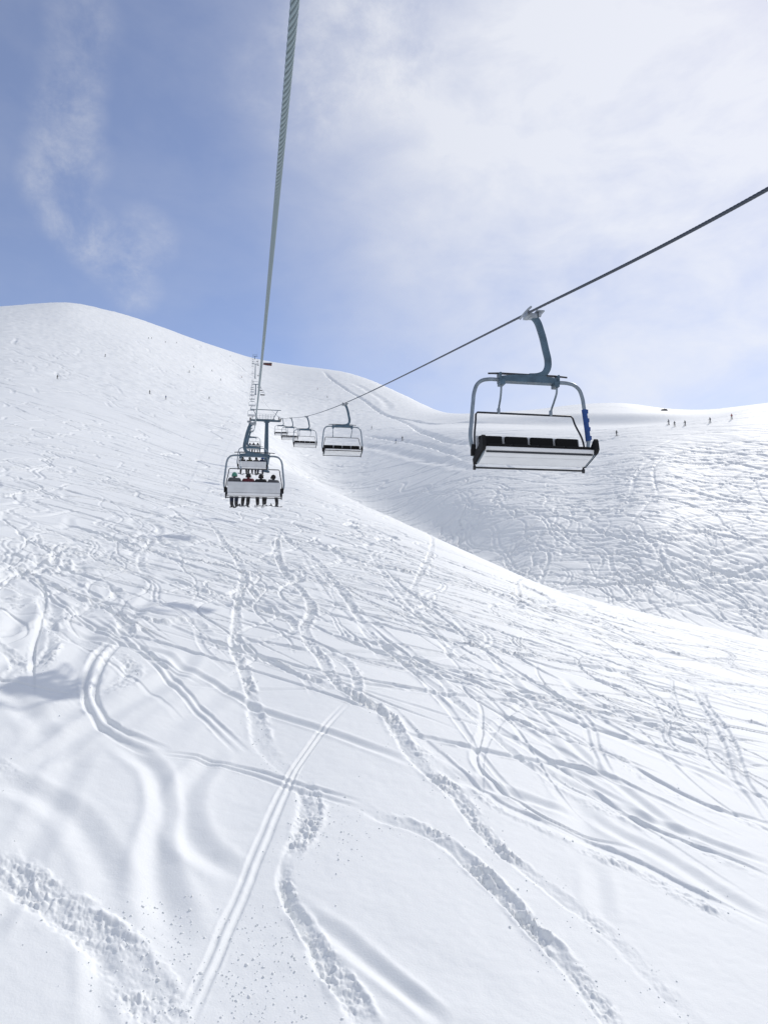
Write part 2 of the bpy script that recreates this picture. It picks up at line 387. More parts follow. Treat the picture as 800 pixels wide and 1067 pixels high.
# --- fresh turns full of rubble
RUB = [
  ([(-25,880),(0,900),(30,922),(60,946),(90,968),(118,992),(140,1020),(158,1050),(170,1085)], .34, .22, .11),
  ([(312,812),(321,828),(322,847),(317,867),(306,883),(299,897)], .21, .15, .11),
  ([(299,893),(296,914),(300,935),(312,957),(327,978),(338,1000),(355,1022),(372,1048),(388,1075)], .17, .22, .08),
  ([(205,532),(216,543),(228,556),(234,568),(247,582),(254,604),(248,630),(246,655),(245,680),(254,702),(262,728),(267,752),(272,773),(280,786),(295,800),(312,814)], .24, .15, .10),
  ([(292,549),(289,568),(291,586),(305,606),(320,622),(324,638),(317,652),(322,670),(335,686),(343,703),(360,720),(380,733),(400,743),(413,762),(424,782),(450,806),(478,830),(498,858),(522,885),(556,912),(590,939),(620,961),(650,988),(669,1010),(696,1037),(722,1064),(745,1090)], .24, .19, .13),
  ([(375,838),(400,851),(430,860),(458,873),(490,900),(522,930),(560,972),(587,1000),(608,1027),(629,1054),(650,1085)], .22, .19, .11),
  ([(322,668),(340,679),(362,692),(371,711),(370,738)], .22, .1, .06),
  ([(244,680),(262,686),(300,700),(325,709),(346,720)], .2, .13, .08),
  ([(290,548),(304,566),(325,580),(342,598),(360,620),(373,642),(386,663),(400,690)], .24, .13, .08),
  ([(-15,580),(10,590),(37,600),(52,608),(92,627),(112,634),(141,641),(170,649),(200,647),(215,659),(237,667)], .24, .17, .07),
  ([(112,632),(124,640),(130,650),(126,668)], .34, .14, .12),
  ([(400,676),(430,690),(455,705),(475,730),(503,756),(532,782),(560,803),(590,820)], .16, .13, .06),
  ([(517,744),(550,757),(588,768),(615,774),(640,787),(660,802)], .24, .12, .09),
  ([(600,703),(632,712),(670,726),(700,734),(735,743),(770,751),(815,758)], .2, .12, .07),
  ([(590,694),(612,696),(650,701),(700,708),(740,715),(775,720),(815,728)], .26, .13, .06),
  ([(435,545),(447,580),(432,612),(425,640),(436,657),(462,668)], .26, .10, .06),
  ([(500,575),(525,590),(540,615),(550,640),(572,656)], .2, .07, .04),
  ([(45,618),(46,630),(53,645),(56,665),(45,688),(20,712)], .26, .13, .08),
  ([(150,548),(158,560),(150,575),(147,590),(155,602)], .25, .12, .06),
  ([(170,600),(200,612),(230,625),(255,640)], .25, .12, .06)]
for k, (pts, w, d, rb) in enumerate(RUB): T(pts, 'rubble', w*(.92 if k < 3 else .78), d*.9, rb, seed=k*7)
# --- carved edges: a sharp wall uphill, spray below
for k, (pts, w, d, rb) in enumerate([
  ([(402,735),(430,765),(457,787),(490,814),(522,838),(560,855),(590,868),(620,881),(640,890),(668,902),(704,922),(740,940),(770,953),(815,975)], .20, .075, .06),
  ([(560,802),(590,820),(635,841),(680,865),(728,883),(770,899),(815,920)], .16, .08, .045),
  ([(655,798),(687,815),(720,832),(750,844),(775,850),(815,862)], .18, .10, .06)]):
    T(pts, 'skid', w, d, rb, seed=80+k)
# --- thin traverses across the spur
for pts in [
  [(560,632),(600,640),(660,648),(730,660),(812,682)], [(520,648),(600,661),(640,666),(700,677),(735,685),(760,686),(812,695)],
  [(480,655),(600,680),(645,684),(750,694),(812,716)], [(430,655),(520,676),(600,687),(670,695)], [(450,668),(540,680),(600,690),(690,697)],
  [(640,706),(682,719),(717,725)], [(690,700),(725,706),(765,714)], [(560,712),(605,719),(637,724),(690,729),(740,732),(770,739),(812,748)],
  [(305,567),(350,583),(400,600),(450,615),(520,632),(600,661)], [(335,600),(400,625),(470,655),(540,675),(600,696)], [(345,605),(400,632),(450,650),(520,672),(600,687)],
  [(320,618),(360,632),(400,645),(480,668),(560,690),(605,704)], [(345,683),(400,688),(470,695),(520,702),(605,719)], [(330,655),(355,660),(400,672),(450,690),(520,700),(560,706)],
  [(385,662),(430,672),(480,683),(540,690)], [(232,567),(285,585),(330,596)], [(254,607),(290,632),(312,638)], [(254,607),(280,630),(311,637)],
  [(250,630),(285,638),(318,645)], [(250,645),(290,655),(315,663)], [(250,665),(290,672),(320,678)], 
  [(520,610),(600,635),(680,655),(760,672),(812,684)], [(460,590),(520,612),(580,628),(640,638)], [(200,615),(245,622)], [(200,640),(245,650)],
  [(400,760),(470,775),(540,790),(600,800),(640,818)], [(300,545),(345,560),(400,580)], [(330,540),(370,552),(420,575),(470,600)]]:
    T(pts, 'skid' if rng.random() < .5 else 'groove', rng.uniform(.08, .15), rng.uniform(.06, .11), 0, seed=int(rng.integers(99)))
# --- the road cut on the far shoulder and the bank that runs on from it
T([(337,386),(345,394),(360,405),(378,416),(390,424),(402,432),(430,438),(470,441),(520,441),(560,442)], 'bank', 1.9, 1.7, wob=.1)
T([(400,431),(425,441),(450,452),(480,461),(520,467)], 'bank', 1.5, 1.0, wob=.1)
T([(365,398),(385,408),(400,418),(406,428)], 'soft', 3, .8)
T([(372,462),(400,468),(450,480),(500,492)], 'soft', 1.6, .5); T([(380,452),(440,462),(490,480)], 'bank', 1.2, .6)
# --- long traverses that run the whole width of the spur, and long runs beside the fresh turns
for k in range(20):
    x0, y0 = rng.uniform(120, 430), rng.uniform(545, 655); y1 = 655 + (y0-545)*1.25 + rng.uniform(-14, 22)
    n = 7; t = np.linspace(0, 1, n); e = rng.uniform(.62, .9)
    T([(x0+(815-x0)*a, y0+(y1-y0)*a**e + 5*math.sin(7*a+k)) for a in t], 'skid' if k % 3 else 'groove', rng.uniform(.09, .16), rng.uniform(.06, .11), 0, seed=300+k)
for k in range(9):
    x0, y0 = rng.uniform(290, 480), rng.uniform(560, 660); x1, y1 = rng.uniform(560, 815), rng.uniform(800, 960); t = np.linspace(0, 1, 8); e = rng.uniform(.75, 1.15)
    T([(x0+(x1-x0)*a**1.1 + 9*math.sin(6.5*a+k*1.7), y0+(y1-y0)*a**e) for a in t], ('skid', 'groove', 'soft')[k % 3], rng.uniform(.10, .17), rng.uniform(.05, .09), 0, seed=340+k)
# --- the many other skiers' lines
def wiggle(c, head, length, wl, amp, bend=0):
    n = max(6, int(length/wl*7)); s = np.linspace(0, length, n); ph = rng.uniform(0, 6.28)
    a = head + bend*s/length + amp*np.sin(s/wl*2*PI+ph)*(1+.4*np.sin(s/wl*1.3+ph))
    st = length/(n-1)
    return np.stack([c[0]+np.r_[0, np.cumsum(np.sin(a[:-1])*st)], c[1]+np.r_[0, np.cumsum(np.cos(a[:-1])*st)]], 1)
def scatter(n, box, fn):
    k = 0
    while k < n:
        c = cast(rng.uniform(box[0], box[2]), rng.uniform(box[1], box[3]))
        if c is not None: fn(c[:2]); k += 1
DOWN = PI                                  # heading of the fall line (towards the foot of the lift)
def sturn(c):
    r = math.hypot(*c); w = rng.uniform(.13, .24)*max(1, r/150)
    P = wiggle(c, DOWN + rng.normal(0, .35) + .25, rng.uniform(.25, .6)*r, rng.uniform(7, 16)*max(1, r/120), rng.uniform(.45, .95))
    t = rng.random()
    stamp(P, 'rubble' if t < .55 else 'soft', w if t < .55 else w*1.3, rng.uniform(.05, .11)*max(1, r/150)**.7, .05 if t < .55 else 0, seed=int(rng.integers(999)))
def trav(c, lo=.9, hi=1.5):
    r = math.hypot(*c); w = rng.uniform(.10, .2)*max(1, r/140)
    sgn = 1 if rng.random() < .75 else -1
    P = wiggle(c, PI - sgn*rng.uniform(lo, hi), rng.uniform(.1, .4)*r, rng.uniform(20, 40), .15, rng.normal(0, .3))
    stamp(P, 'skid' if rng.random() < .6 else 'groove', w, rng.uniform(.06, .14)*max(1, r/140)**.7, .0, seed=int(rng.integers(999)))
scatter(70, (-20, 430, 240, 570), sturn); scatter(75, (-20, 425, 250, 600), trav)
scatter(12, (-20, 560, 120, 660), sturn)
scatter(10, (290, 500, 420, 580), sturn); scatter(40, (220, 505, 480, 620), trav); scatter(30, (480, 590, 800, 700), trav)
def fine(c):
    r = math.hypot(*c); w = rng.uniform(.06, .12)*max(1, r/95)
    if rng.random() < .72:
        sg = 1 if rng.random() < .8 else -1
        P = wiggle(c, PI - sg*rng.uniform(.55, 1.5), rng.uniform(.12, .5)*r, rng.uniform(18, 45), rng.uniform(.05, .25), rng.normal(0, .35))
    else: P = wiggle(c, PI - rng.normal(.2, .4), rng.uniform(.2, .5)*r, rng.uniform(9, 17)*max(1, r/110), rng.uniform(.35, .8))
    stamp(P, ('skid', 'groove', 'pair')[int(rng.choice(3, p=[.5, .35, .15]))], w, rng.uniform(.035, .085)*max(1, r/110), 0, seed=int(rng.integers(999)))
scatter(200, (-20, 425, 320, 600), fine); scatter(16, (-20, 590, 300, 660), fine); scatter(90, (220, 500, 560, 630), fine); scatter(95, (440, 575, 815, 730), fine)
def bowl(c):
    r = math.hypot(*c); w = rng.uniform(.10, .24)*max(1, r/170)
    hd = PI + rng.choice([-1, 1], p=[.45, .55])*rng.uniform(1.0, 1.62) + .12
    P = wiggle(c, hd, rng.uniform(.08, .4)*r, rng.uniform(25, 60), rng.uniform(.03, .22), rng.normal(0, .35))
    stamp(P, ('skid', 'groove', 'skid')[int(rng.integers(3))], w, rng.uniform(.06, .16)*np.interp(r, [120, 170], [1.9, 1]), .0, seed=int(rng.integers(999)))
def bowlS(c):
    r = math.hypot(*c)
    P = wiggle(c, PI + rng.normal(0, .5) + .2, rng.uniform(.1, .3)*r, rng.uniform(9, 18), rng.uniform(.5, 1.0))
    stamp(P, 'rubble', rng.uniform(.2, .32)*max(1, r/150), rng.uniform(.12, .22), .03, seed=int(rng.integers(999)))
scatter(260, (440, 446, 830, 610), bowl); scatter(150, (520, 440, 840, 530), bowl); scatter(60, (470, 480, 820, 620), bowlS)
scatter(45, (300, 420, 480, 500), trav); scatter(20, (310, 470, 520, 560), bowlS)
for pts, w, d in [([(680,560),(690,585),(720,620),(740,638),(762,655)], .4, .3), ([(560,556),(572,580),(566,600),(590,620)], .35, .25),
                  ([(690,575),(740,592),(812,604)], .5, .35), ([(600,540),(650,560),(700,566),(812,560)], .6, .3), ([(640,500),(700,505),(812,530)], .5, .3)]:
    T(pts, 'rubble', w, d, .05)
def hillT(c):
    r = math.hypot(*c)
    P = wiggle(c, PI - rng.uniform(.2, 1.4), rng.uniform(.04, .14)*r, rng.uniform(30, 60), rng.uniform(.1, .4))
    stamp(P, 'skid' if rng.random() < .6 else 'groove', rng.uniform(.26, .4)*r/250, rng.uniform(.10, .2)*r/300, 0)
def hillS(c):
    r = math.hypot(*c)
    P = wiggle(c, PI + rng.normal(0, .5) + .3, rng.uniform(.04, .12)*r, rng.uniform(16, 30), rng.uniform(.5, .9))
    stamp(P, 'rubble', rng.uniform(.7, 1.1)*r/400, rng.uniform(.3, .55), 0)
scatter(160, (-10, 350, 265, 435), hillT); scatter(60, (270, 400, 460, 480), hillT)

Z = H + D
def ground_z(xw, yw):                      # finished surface, by interpolation in the sheet
    th = np.arctan2(xw, yw) - PSI; th = (th + PI) % (2*PI) - PI; r = np.hypot(xw, yw)
    j = np.clip(np.searchsorted(THG, th)-1, 0, NC-2); i = np.clip(np.searchsorted(RG, r)-1, 0, NR-2)
    a = np.clip((th-THG[j])/(THG[j+1]-THG[j]), 0, 1); b = np.clip((r-RG[i])/(RG[i+1]-RG[i]), 0, 1)
    return (Z[i, j]*(1-a)+Z[i, j+1]*a)*(1-b) + (Z[i+1, j]*(1-a)+Z[i+1, j+1]*a)*b
idx = np.arange(NR*NC).reshape(NR, NC)
nx = np.roll(idx, -1, axis=1)
Q = np.stack([idx[:-1], nx[:-1], nx[1:], idx[1:]], -1).reshape(-1, 4)[:, ::-1]
# close the foot of the camera with a small quad fan on the first ring
ring = idx[0]; nv = NR*NC; cz = float(Z[0].mean())
V = np.concatenate([np.stack([X, Y, Z], -1).reshape(-1, 3), [[0, 0, cz]]])
n2 = NC//2*2
fan = np.stack([np.full(n2//2, nv), ring[0:n2:2], ring[1:n2:2], np.roll(ring[:n2], -2)[0:n2:2]], -1)[:, ::-1]
Q = np.concatenate([Q, fan])
snow = link_mesh('snow_slope', mesh_from_arrays('snow_slope', V, Q), M['snow']); snow['kind'] = 'structure'
# --- loose lumps thrown out of the fresh turns
ico = bmesh.new(); bmesh.ops.create_icosphere(ico, subdivisions=1, radius=1)
IV = np.array([v.co[:] for v in ico.verts]); IF = np.array([[v.index for v in f.verts] for f in ico.faces]); ico.free()
pts = []
for C, s, w, rub, typ in TRK:
    if rub < .04: continue
    rmin = np.hypot(C[:, 0], C[:, 1])
    if rmin.min() > 60: continue
    dens = int(s[-1]*16*rub/.1)
    k = rng.integers(0, len(C)-1, dens); t = C[k+1]-C[k]; t /= np.hypot(*t.T)[:, None]+1e-9
    off = np.abs(rng.normal(0, 1.0, dens))*w*1.3 + w*.7; sd = np.where(rng.random(dens) < .72, 1, -1)*(1 if typ == 'rubble' else -1)
    p = C[k] + np.stack([t[:, 1], -t[:, 0]], 1)*(off*sd)[:, None] + rng.normal(0, .06, (dens, 2))
    pts.append(np.c_[p, np.minimum(.045, rng.gamma(2.2, .0055, dens))*np.exp(-off/w*.18)])
q = px([(rng.uniform(225, 320), rng.uniform(940, 1066)) for _ in range(420)]); pts.append(np.c_[q, rng.gamma(2.2, .0042, len(q))])
q = px([(rng.normal(345, 22), rng.normal(860, 22)) for _ in range(260)]); pts.append(np.c_[q, rng.gamma(2.2, .0042, len(q))])
q = px([(rng.uniform(120, 215), rng.uniform(930, 1066)) for _ in range(320)]); pts.append(np.c_[q, rng.gamma(2.2, .0042, len(q))])
pts = np.concatenate(pts); pts = pts[np.hypot(pts[:, 0], pts[:, 1]) < 75]
keep = pts[:, 2] > .00045*np.hypot(pts[:, 0], pts[:, 1]); pts = pts[keep]
N = len(pts); zz = ground_z(pts[:, 0], pts[:, 1])
ax = rng.normal(size=(N, 3, 3)); qm, _ = np.linalg.qr(ax)
jit = 1 + .35*rng.uniform(-1, 1, (N, len(IV), 1)); VV = np.einsum('nij,vj->nvi', qm*(1+.3*rng.uniform(-1, 1, (N, 1, 3))), IV)*jit
VV = VV*pts[:, 2][:, None, None]*np.array([1.15, 1.15, .85]) + np.stack([pts[:, 0], pts[:, 1], zz + pts[:, 2]*.2], -1)[:, None]
FF = (IF[None] + (np.arange(N)*len(IV))[:, None, None]).reshape(-1, 3)
cl = link_mesh('snow_crumbs', mesh_from_arrays('snow_crumbs', VV.reshape(-1, 3), FF, True), M['snow']); tag(cl, 'loose white snow lumps scattered beside the ski tracks', 'snow', kind='stuff')
# ------------------------------------------------------------------ mesh building blocks
class MB:
    def __init__(s): s.v, s.f, s.m, s.sm = [], [], [], []
    def add(s, V, F, mi=0, smooth=False):
        k = len(s.v); s.v += [tuple(map(float, v)) for v in V]; s.f += [tuple(i+k for i in f) for f in F]; s.m += [mi]*len(F); s.sm += [smooth]*len(F); return s
    def box(s, c, d, R=None, mi=0, bev=0.0):
        b = bmesh.new(); bmesh.ops.create_cube(b, size=1)
        bmesh.ops.scale(b, vec=d, verts=b.verts)
        if bev: bmesh.ops.bevel(b, geom=b.edges[:], offset=bev, segments=2, affect='EDGES', profile=.6)
        if R is not None: bmesh.ops.transform(b, matrix=R.to_4x4(), verts=b.verts)
        bmesh.ops.translate(b, vec=c, verts=b.verts)
        b.verts.index_update(); s.add([v.co[:] for v in b.verts], [[v.index for v in f.verts] for f in b.faces], mi, False); b.free(); return s
    def tube(s, pts, rad, n=10, mi=0, closed=False, sq=None):
        P = [Vector(p) for p in pts]; N_ = len(P); rad = rad if isinstance(rad, (list, tuple)) else [rad]*N_
        t0 = (P[1]-P[0]).normalized(); up = Vector((0, 0, 1)) if abs(t0.z) < .9 else Vector((0, 1, 0)); a = t0.cross(up).normalized(); V = []
        for i, p in enumerate(P):
            t = ((P[(i+1) % N_]-P[i-1]) if closed else (P[min(i+1, N_-1)]-P[max(i-1, 0)])).normalized()
            a = (a - t*a.dot(t)).normalized(); b = t.cross(a)
            for k in range(n):
                q = 2*PI*(k+.5)/n; c_, s_ = math.cos(q), math.sin(q)
                if sq: e = .35; c_ = math.copysign(abs(c_)**e, c_)*sq[0]; s_ = math.copysign(abs(s_)**e, s_)*sq[1]
                V.append(p + a*c_*rad[i] + b*s_*rad[i])
        F = [[i*n+k, i*n+(k+1) % n, ((i+1) % N_)*n+(k+1) % n, ((i+1) % N_)*n+k] for i in range(N_ if closed else N_-1) for k in range(n)]
        if not closed: F += [list(range(n))[::-1], [(N_-1)*n+k for k in range(n)]]
        return s.add(V, F, mi, True)
    def disc(s, c, axis, r, h, n=16, mi=0):
        a = Vector(axis).normalized()*h/2; return s.tube([Vector(c)-a, Vector(c)+a], r, n, mi)
    def build(s, name, mats, parent=None):
        me = bpy.data.meshes.new(name); me.from_pydata(s.v, [], s.f)
        me.polygons.foreach_set('material_index', s.m); me.polygons.foreach_set('use_smooth', s.sm)
        o = link_mesh(name, me, mats, parent)
        if any(s.sm): me.set_sharp_from_angle(angle=math.radians(50))
        return o
def smooth_path(pts, step=.06):
    P = np.asarray(pts, float); d = np.r_[0, np.cumsum(np.linalg.norm(np.diff(P, axis=0), axis=1))]
    n = max(4, int(d[-1]/step)); q = np.linspace(0, d[-1], n)
    T_ = np.gradient(P, d, axis=0); k = np.clip(np.searchsorted(d, q)-1, 0, len(P)-2); h = (d[k+1]-d[k])[:, None]; t = ((q-d[k])[:, None])/h
    return ((1+2*t)*(1-t)**2*P[k]+t*(1-t)**2*h*T_[k]+t*t*(3-2*t)*P[k+1]+t*t*(t-1)*h*T_[k+1]).tolist()
def copy_tree(o, parent=None):
    c = o.copy(); COL.objects.link(c); c.parent = parent
    for ch in list(o.children): copy_tree(ch, c)
    return c
# ------------------------------------------------------------------ the lift line
XL, XR = .16, 5.24                        # the two strands of the rope
def line_pt(x, dep, row):                 # point of a strand from its depth and the photo row it is seen on
    t = (533.5-row)/FPX; Yc = t*dep; U = dep*sp + Yc*cp; F = dep*cp - Yc*sp
    return ((F - x*math.sin(PSI))/math.cos(PSI), CZ + U)
def strand(x, nodes, lo):
    a = np.array([line_pt(x, d, r) for d, r in nodes]); a = np.vstack([[-40, a[0, 1]-(a[0, 0]+40)*lo], a]); return a
TOWERS = [(150, 434.5, 487), (600, 399.5, 414.5), (760, 378.5, 394), (985, 370.5, 381)]
NL = strand(XL, [(3.6, -1), (31, 440.5), (60, 449), (107, 446)] + [(t[0], t[1]) for t in TOWERS], .12)
NRt = strand(XR, [(8.0, 197), (15, 327), (45, 421), (76, 434), (106, 435.5), (137, 436)] + [(t[0], t[1]) for t in TOWERS], .13)
NL = np.vstack([NL, [NL[-1, 0]+250, NL[-1, 1]-20]]); NRt = np.vstack([NRt, [NRt[-1, 0]+250, NRt[-1, 1]-20]])
def rope_z(nodes, y): return np.interp(y, nodes[:, 0], nodes[:, 1])
def rope(name, x, nodes, m, label):
    ys = np.r_[np.arange(-12, 1.5, .1), np.arange(1.5, 12, .0125), np.arange(12, 32, .05), np.arange(32, 160, 1.), np.linspace(160, nodes[-1, 0], 120)]
    zs = pchip(nodes[:, 0], nodes[:, 1], ys)
    n = 36; V = []; gs = []
    lay = -2*PI/.40
    q = np.arange(n)*2*PI/n
    sl = np.gradient(zs, ys)
    for y, z, g in zip(ys, zs, sl):
        ph = y*lay if y < 32 else 0
        lobe = np.abs(np.cos(3*(q-ph))) if y < 32 else np.full(n, .8)
        rad = .0232*(.76 + .24*lobe**.7); gs.append(np.clip(1.25-1.9*lobe, 0, 1))  # colour goes darker in the grooves between the strands
        V.append(np.stack([x + rad*np.cos(q), y - g*rad*np.sin(q), z + rad*np.sin(q)], 1))
    V = np.concatenate(V); N_ = len(ys); i = np.arange(N_-1)[:, None]*n; k = np.arange(n)[None]; k2 = (k+1) % n
    F = np.stack([i+k, i+n+k, i+n+k2, i+k2], -1).reshape(-1, 4)
    me = mesh_from_arrays(name, V, F); at = me.attributes.new('groove_tone', 'FLOAT', 'POINT'); at.data.foreach_set('value', np.concatenate(gs).astype(np.float32))
    return tag(link_mesh(name, me, m), label, 'rope')
rope('haul_rope', XL, NL, M['rope'], 'thick twisted grey steel rope climbing steeply overhead to the occupied chairs')
rope('haul_rope', XR, NRt, M['rope_dark'], 'thin dark steel rope carrying the empty chairs down on the right')

# ------------------------------------------------------------------ one chair. Local: rope at the origin, +Y the way the riders face
def rot(ax, a): return Matrix.Rotation(a, 3, ax)
TILT = rot('X', math.radians(17))         # the seat bench leans back
SEAT0 = Vector((0, 0, -2.94))             # where the seat meets the back
def st(x, y, z): return SEAT0 + TILT @ Vector((x, y, 0)) + Vector((0, 0, z))
BT = math.radians(9)                      # the back leans too
def bt(x, h, o=0.): return SEAT0 + Vector((x, -.04 - math.sin(BT)*h + o, -.02 + math.cos(BT)*h))
def make_chair(sleeve=False):
    root = empty('chairlift_chair', (0, 0, 0))
    # grip on the rope, with its jaw and lever rollers
    g = MB(); g.box((-.02, 0, -.01), (.10, .26, .11), bev=.015); g.box((-.12, 0, -.03), (.16, .16, .10), bev=.02); g.tube([(.02, -.30, .035), (.02, -.16, .05), (.02, .16, .05), (.02, .30, .035)], .022, 8)
    g.disc((-.24, .06, .0), (1, 0, 0), .055, .05); g.disc((-.24, -.10, .0), (1, 0, 0), .05, .05); g.box((-.25, 0, .055), (.16, .24, .03), bev=.008)
    gr = g.build('grip', M['zinc'], root)
    h = MB(); path = smooth_path([(-.14, 0, -.03), (-.20, 0, -.10), (-.29, 0, -.34), (-.37, 0, -.70), (-.41, 0, -.92), (-.40, 0, -1.05), (-.33, 0, -1.17), (-.20, 0, -1.235), (-.02, 0, -1.255)], .05)
    h.tube(path, .056, 12, sq=(.82, 1.15)); h.build('hanger', M['paint'], root)
    # cross beam: an arched box with end brackets
    b = MB(); n = 9; V, F = [], []
    for i in range(n):
        x = -.58 + 1.16*i/(n-1); zt = -1.235 - .05*(abs(x)/.58)**2; zb = -1.385 - .0*x
        V += [(x, -.085, zb), (x, .085, zb), (x, .07, zt), (x, -.07, zt)]
    for i in range(n-1):
        for k in range(4): F.append([i*4+k, i*4+(k+1) % 4, i*4+4+(k+1) % 4, i*4+4+k][::-1])
    F += [[0, 1, 2, 3], [(n-1)*4+k for k in (3, 2, 1, 0)]]
    b.add(V, F); 
    for sx in (-1, 1): b.box((sx*.545, 0, -1.40), (.10, .20, .11), bev=.012); b.box((sx*.585, 0, -1.31), (.035, .20, .19), bev=.008)
    b.build('cross_beam', M['paint'], root)
    p = MB(); p.tube([(-.80, -.02, -1.222), (-.55, -.02, -1.205), (.55, -.02, -1.205), (.80, -.02, -1.222)], .017, 8); p.box((0, -.02, -1.22), (1.5, .05, .012)); p.build('rain_rail', M['darkpipe'], root)
    # main loop
    lp = MB(); half_ = [(.56, 0, -1.345), (.80, 0, -1.345), (.93, 0, -1.375), (1.03, 0, -1.46), (1.085, 0, -1.60), (1.12, 0, -1.85), (1.155, 0, -2.2), (1.18, 0, -2.50), (1.165, .0, -2.62), (1.12, -.01, -2.78), (1.075, -.02, -2.93)]
    full_ = [(-x, y, z) for x, y, z in half_[::-1]] + half_
    lp.tube(smooth_path(full_, .05), .037, 12)
    loop = lp.build('loop_frame', M['pipe'], root)
    # swing links from the beam down to the back rail
    for sx in (-1, 1):
        l = MB(); l.tube(smooth_path([(sx*.56, .03, -1.40), (sx*.56, .02, -1.54), (sx*.545, -.09, -1.70), (sx*.535, -.22, -1.84), (sx*.53, -.26, -1.93)], .04), .020, 8); l.box((sx*.532, -.245, -1.89), (.05, .07, .11), bev=.01); l.build('link', M['pipe'], root)
    # back rail: a thin dark frame over the back rest
    r = MB(); hb = [(1.10, .0, -2.66), (1.085, -.05, -2.46), (1.0, -.22, -2.06), (.985, -.25, -1.965), (.955, -.26, -1.93)]
    r.tube(smooth_path([(-x, y, z) for x, y, z in hb], .05) + [(0, -.26, -1.93)] + smooth_path(hb[::-1], .05), .019, 8)
    r.build('back_rail', M['darkpipe'], root)
    # back rest: pale shell seen from behind, four black pads in front
    s = MB(); H_ = .54
    for x0, x1, h0, h1, o, d_ in ((-1.035, 1.035, .10, H_, 0, .035),):
        prof = [(h0, -.02), (h0+.02, -.045), (h1-.03, -.045), (h1, -.015), (h1, .0), (h0, .0)]
        V = [bt(x, hh, oo) for x in (x0, x1) for hh, oo in prof]; k = len(prof)
        F = [[i, (i+1) % k, k+(i+1) % k, k+i] for i in range(k)] + [list(range(k))[::-1], [k+i for i in range(k)]]
        s.add(V, F)
    for hh in (.24, .40): s.box(bt(0, hh, -.048), (2.0, .012, .014), rot('X', BT))
    shell = s.build('back_shell', M['shell'], root)
    q = MB(); q.box(bt(0, .045, -.03), (2.06, .05, .10), rot('X', BT), bev=.012); q.build('back_lip', M['shell_light'], root)
    for i in range(4):
        x = -.765 + .51*i; c = MB(); c.box(bt(x, .31, .035), (.455, .075, .44), rot('X', BT), bev=.028); c.build('back_pad', M['pad'], root)
    # seat: pale tray below, four black cushions on top, metal nose
    t = MB(); prof = [(-.03, -.055), (.05, -.075), (.40, -.075), (.50, -.04), (.52, .0), (.52, .02), (-.03, .02)]
    V = [st(x, y, 0) + TILT @ Vector((0, 0, z)) for x in (-1.05, 1.05) for y, z in prof]; k = len(prof)
    t.add(V, [[i, (i+1) % k, k+(i+1) % k, k+i][::-1] for i in range(k)] + [list(range(k)), [k+i for i in range(k)][::-1]])
    t.box(st(0, .30, 0) + TILT @ Vector((0, 0, -.079)), (2.0, .012, .012), TILT)
    t.build('seat_tray', M['shell_light'], root)
    e = MB(); e.box(st(0, .475, 0) + TILT @ Vector((0, 0, -.062)), (2.06, .03, .03), TILT, bev=.006); e.build('seat_nose', M['darkpipe'], root)
    for i in range(4):
        x = -.765 + .51*i; c = MB(); c.box(st(x, .265, 0) + TILT @ Vector((0, 0, .058)), (.485, .50, .07), TILT, bev=.026); c.build('seat_cushion', M['pad'], root)
    # arm pieces at both ends
    prof = [(-.06, -.05), (-.06, .06), (.10, .13), (.36, .12), (.53, .20), (.60, .21), (.62, .17), (.60, -.01), (.53, -.05)]
    for sx in (-1, 1):
        a = MB(); V = [st(sx*(1.055+o), y, 0) + TILT @ Vector((0, 0, z)) for o in (0, .07) for y, z in prof]; k = len(prof)
        a.add(V, [[i, (i+1) % k, k+(i+1) % k, k+i][::-sx] for i in range(k)] + [list(range(k))[::sx], [k+i for i in range(k)][::-sx]])
        a.box((sx*1.13, .0, -2.74), (.09, .10, .22), bev=.02); a.build('arm_side', M['rubber'], root)
        k_ = MB(); k_.box(st(sx*1.07, .27, -.05), (.02, .46, .06), TILT, bev=.006); k_.build('side_trim', M['pipe'], root)
    # lower rail behind the seat, ending in short stubs
    f = MB(); f.tube([(-1.10, -.06, -2.80), (-1.09, -.08, -3.04), (-1.05, -.08, -3.055), (1.05, -.08, -3.055), (1.09, -.08, -3.04), (1.10, -.06, -2.80)], .019, 8); f.box((-1.09, -.08, -3.06), (.05, .05, .08), bev=.01); f.box((1.09, -.08, -3.06), (.05, .05, .08), bev=.01); f.build('lower_rail', M['darkpipe'], root)
    if sleeve:
        v = MB(); path = [Vector((-1.118, 0, -1.86)), Vector((-1.14, 0, -2.05)), Vector((-1.165, 0, -2.3)), Vector((-1.178, 0, -2.48))]
        v.tube(smooth_path(path, .03), .05, 12)
        for j in range(4): pp = path[0].lerp(path[3], .06+.28*j); v.box(pp + Vector((-.048, 0, 0)), (.04, .07, .08), bev=.012)
        v.build('blue_sleeve', M['blue'], loop)
    return root
near = make_chair(True)
proto = make_chair(False)
def place(o, x, nodes, y, face, swing=0.):
    o.location = (x, y, float(rope_z(nodes, y))-.02); o.rotation_euler = (swing, 0, PI if face < 0 else 0)
GD, GU = 'empty chairs riding down the line', 'occupied chairs riding up the line'
def y_of(x, dep, row): return line_pt(x, dep, row)[0]
place(near, XR, NRt, y_of(XR, 15, 327), -1, math.radians(1)); tag(near, 'large empty grey chair with a blue sleeve on its frame, closest to us', 'chairlift chair', GD)
DN = [(45, 421, 'empty chair with black pads hanging right of the tower, largest but one'), (76, 434, 'small empty chair hanging between the tower and the second largest empty chair'),
      (106, 435.5, 'very small empty chair overlapped by its neighbour just right of the tower'), (137, 436, 'tiny empty chair directly against the right of the tower head')]
first = True
for d, r, lab in DN:
    o = proto if first else copy_tree(proto); first = False
    place(o, XR, NRt, y_of(XR, d, r), -1, random.uniform(-.02, .02)); tag(o, lab, 'chairlift chair', GD)
UPC = []
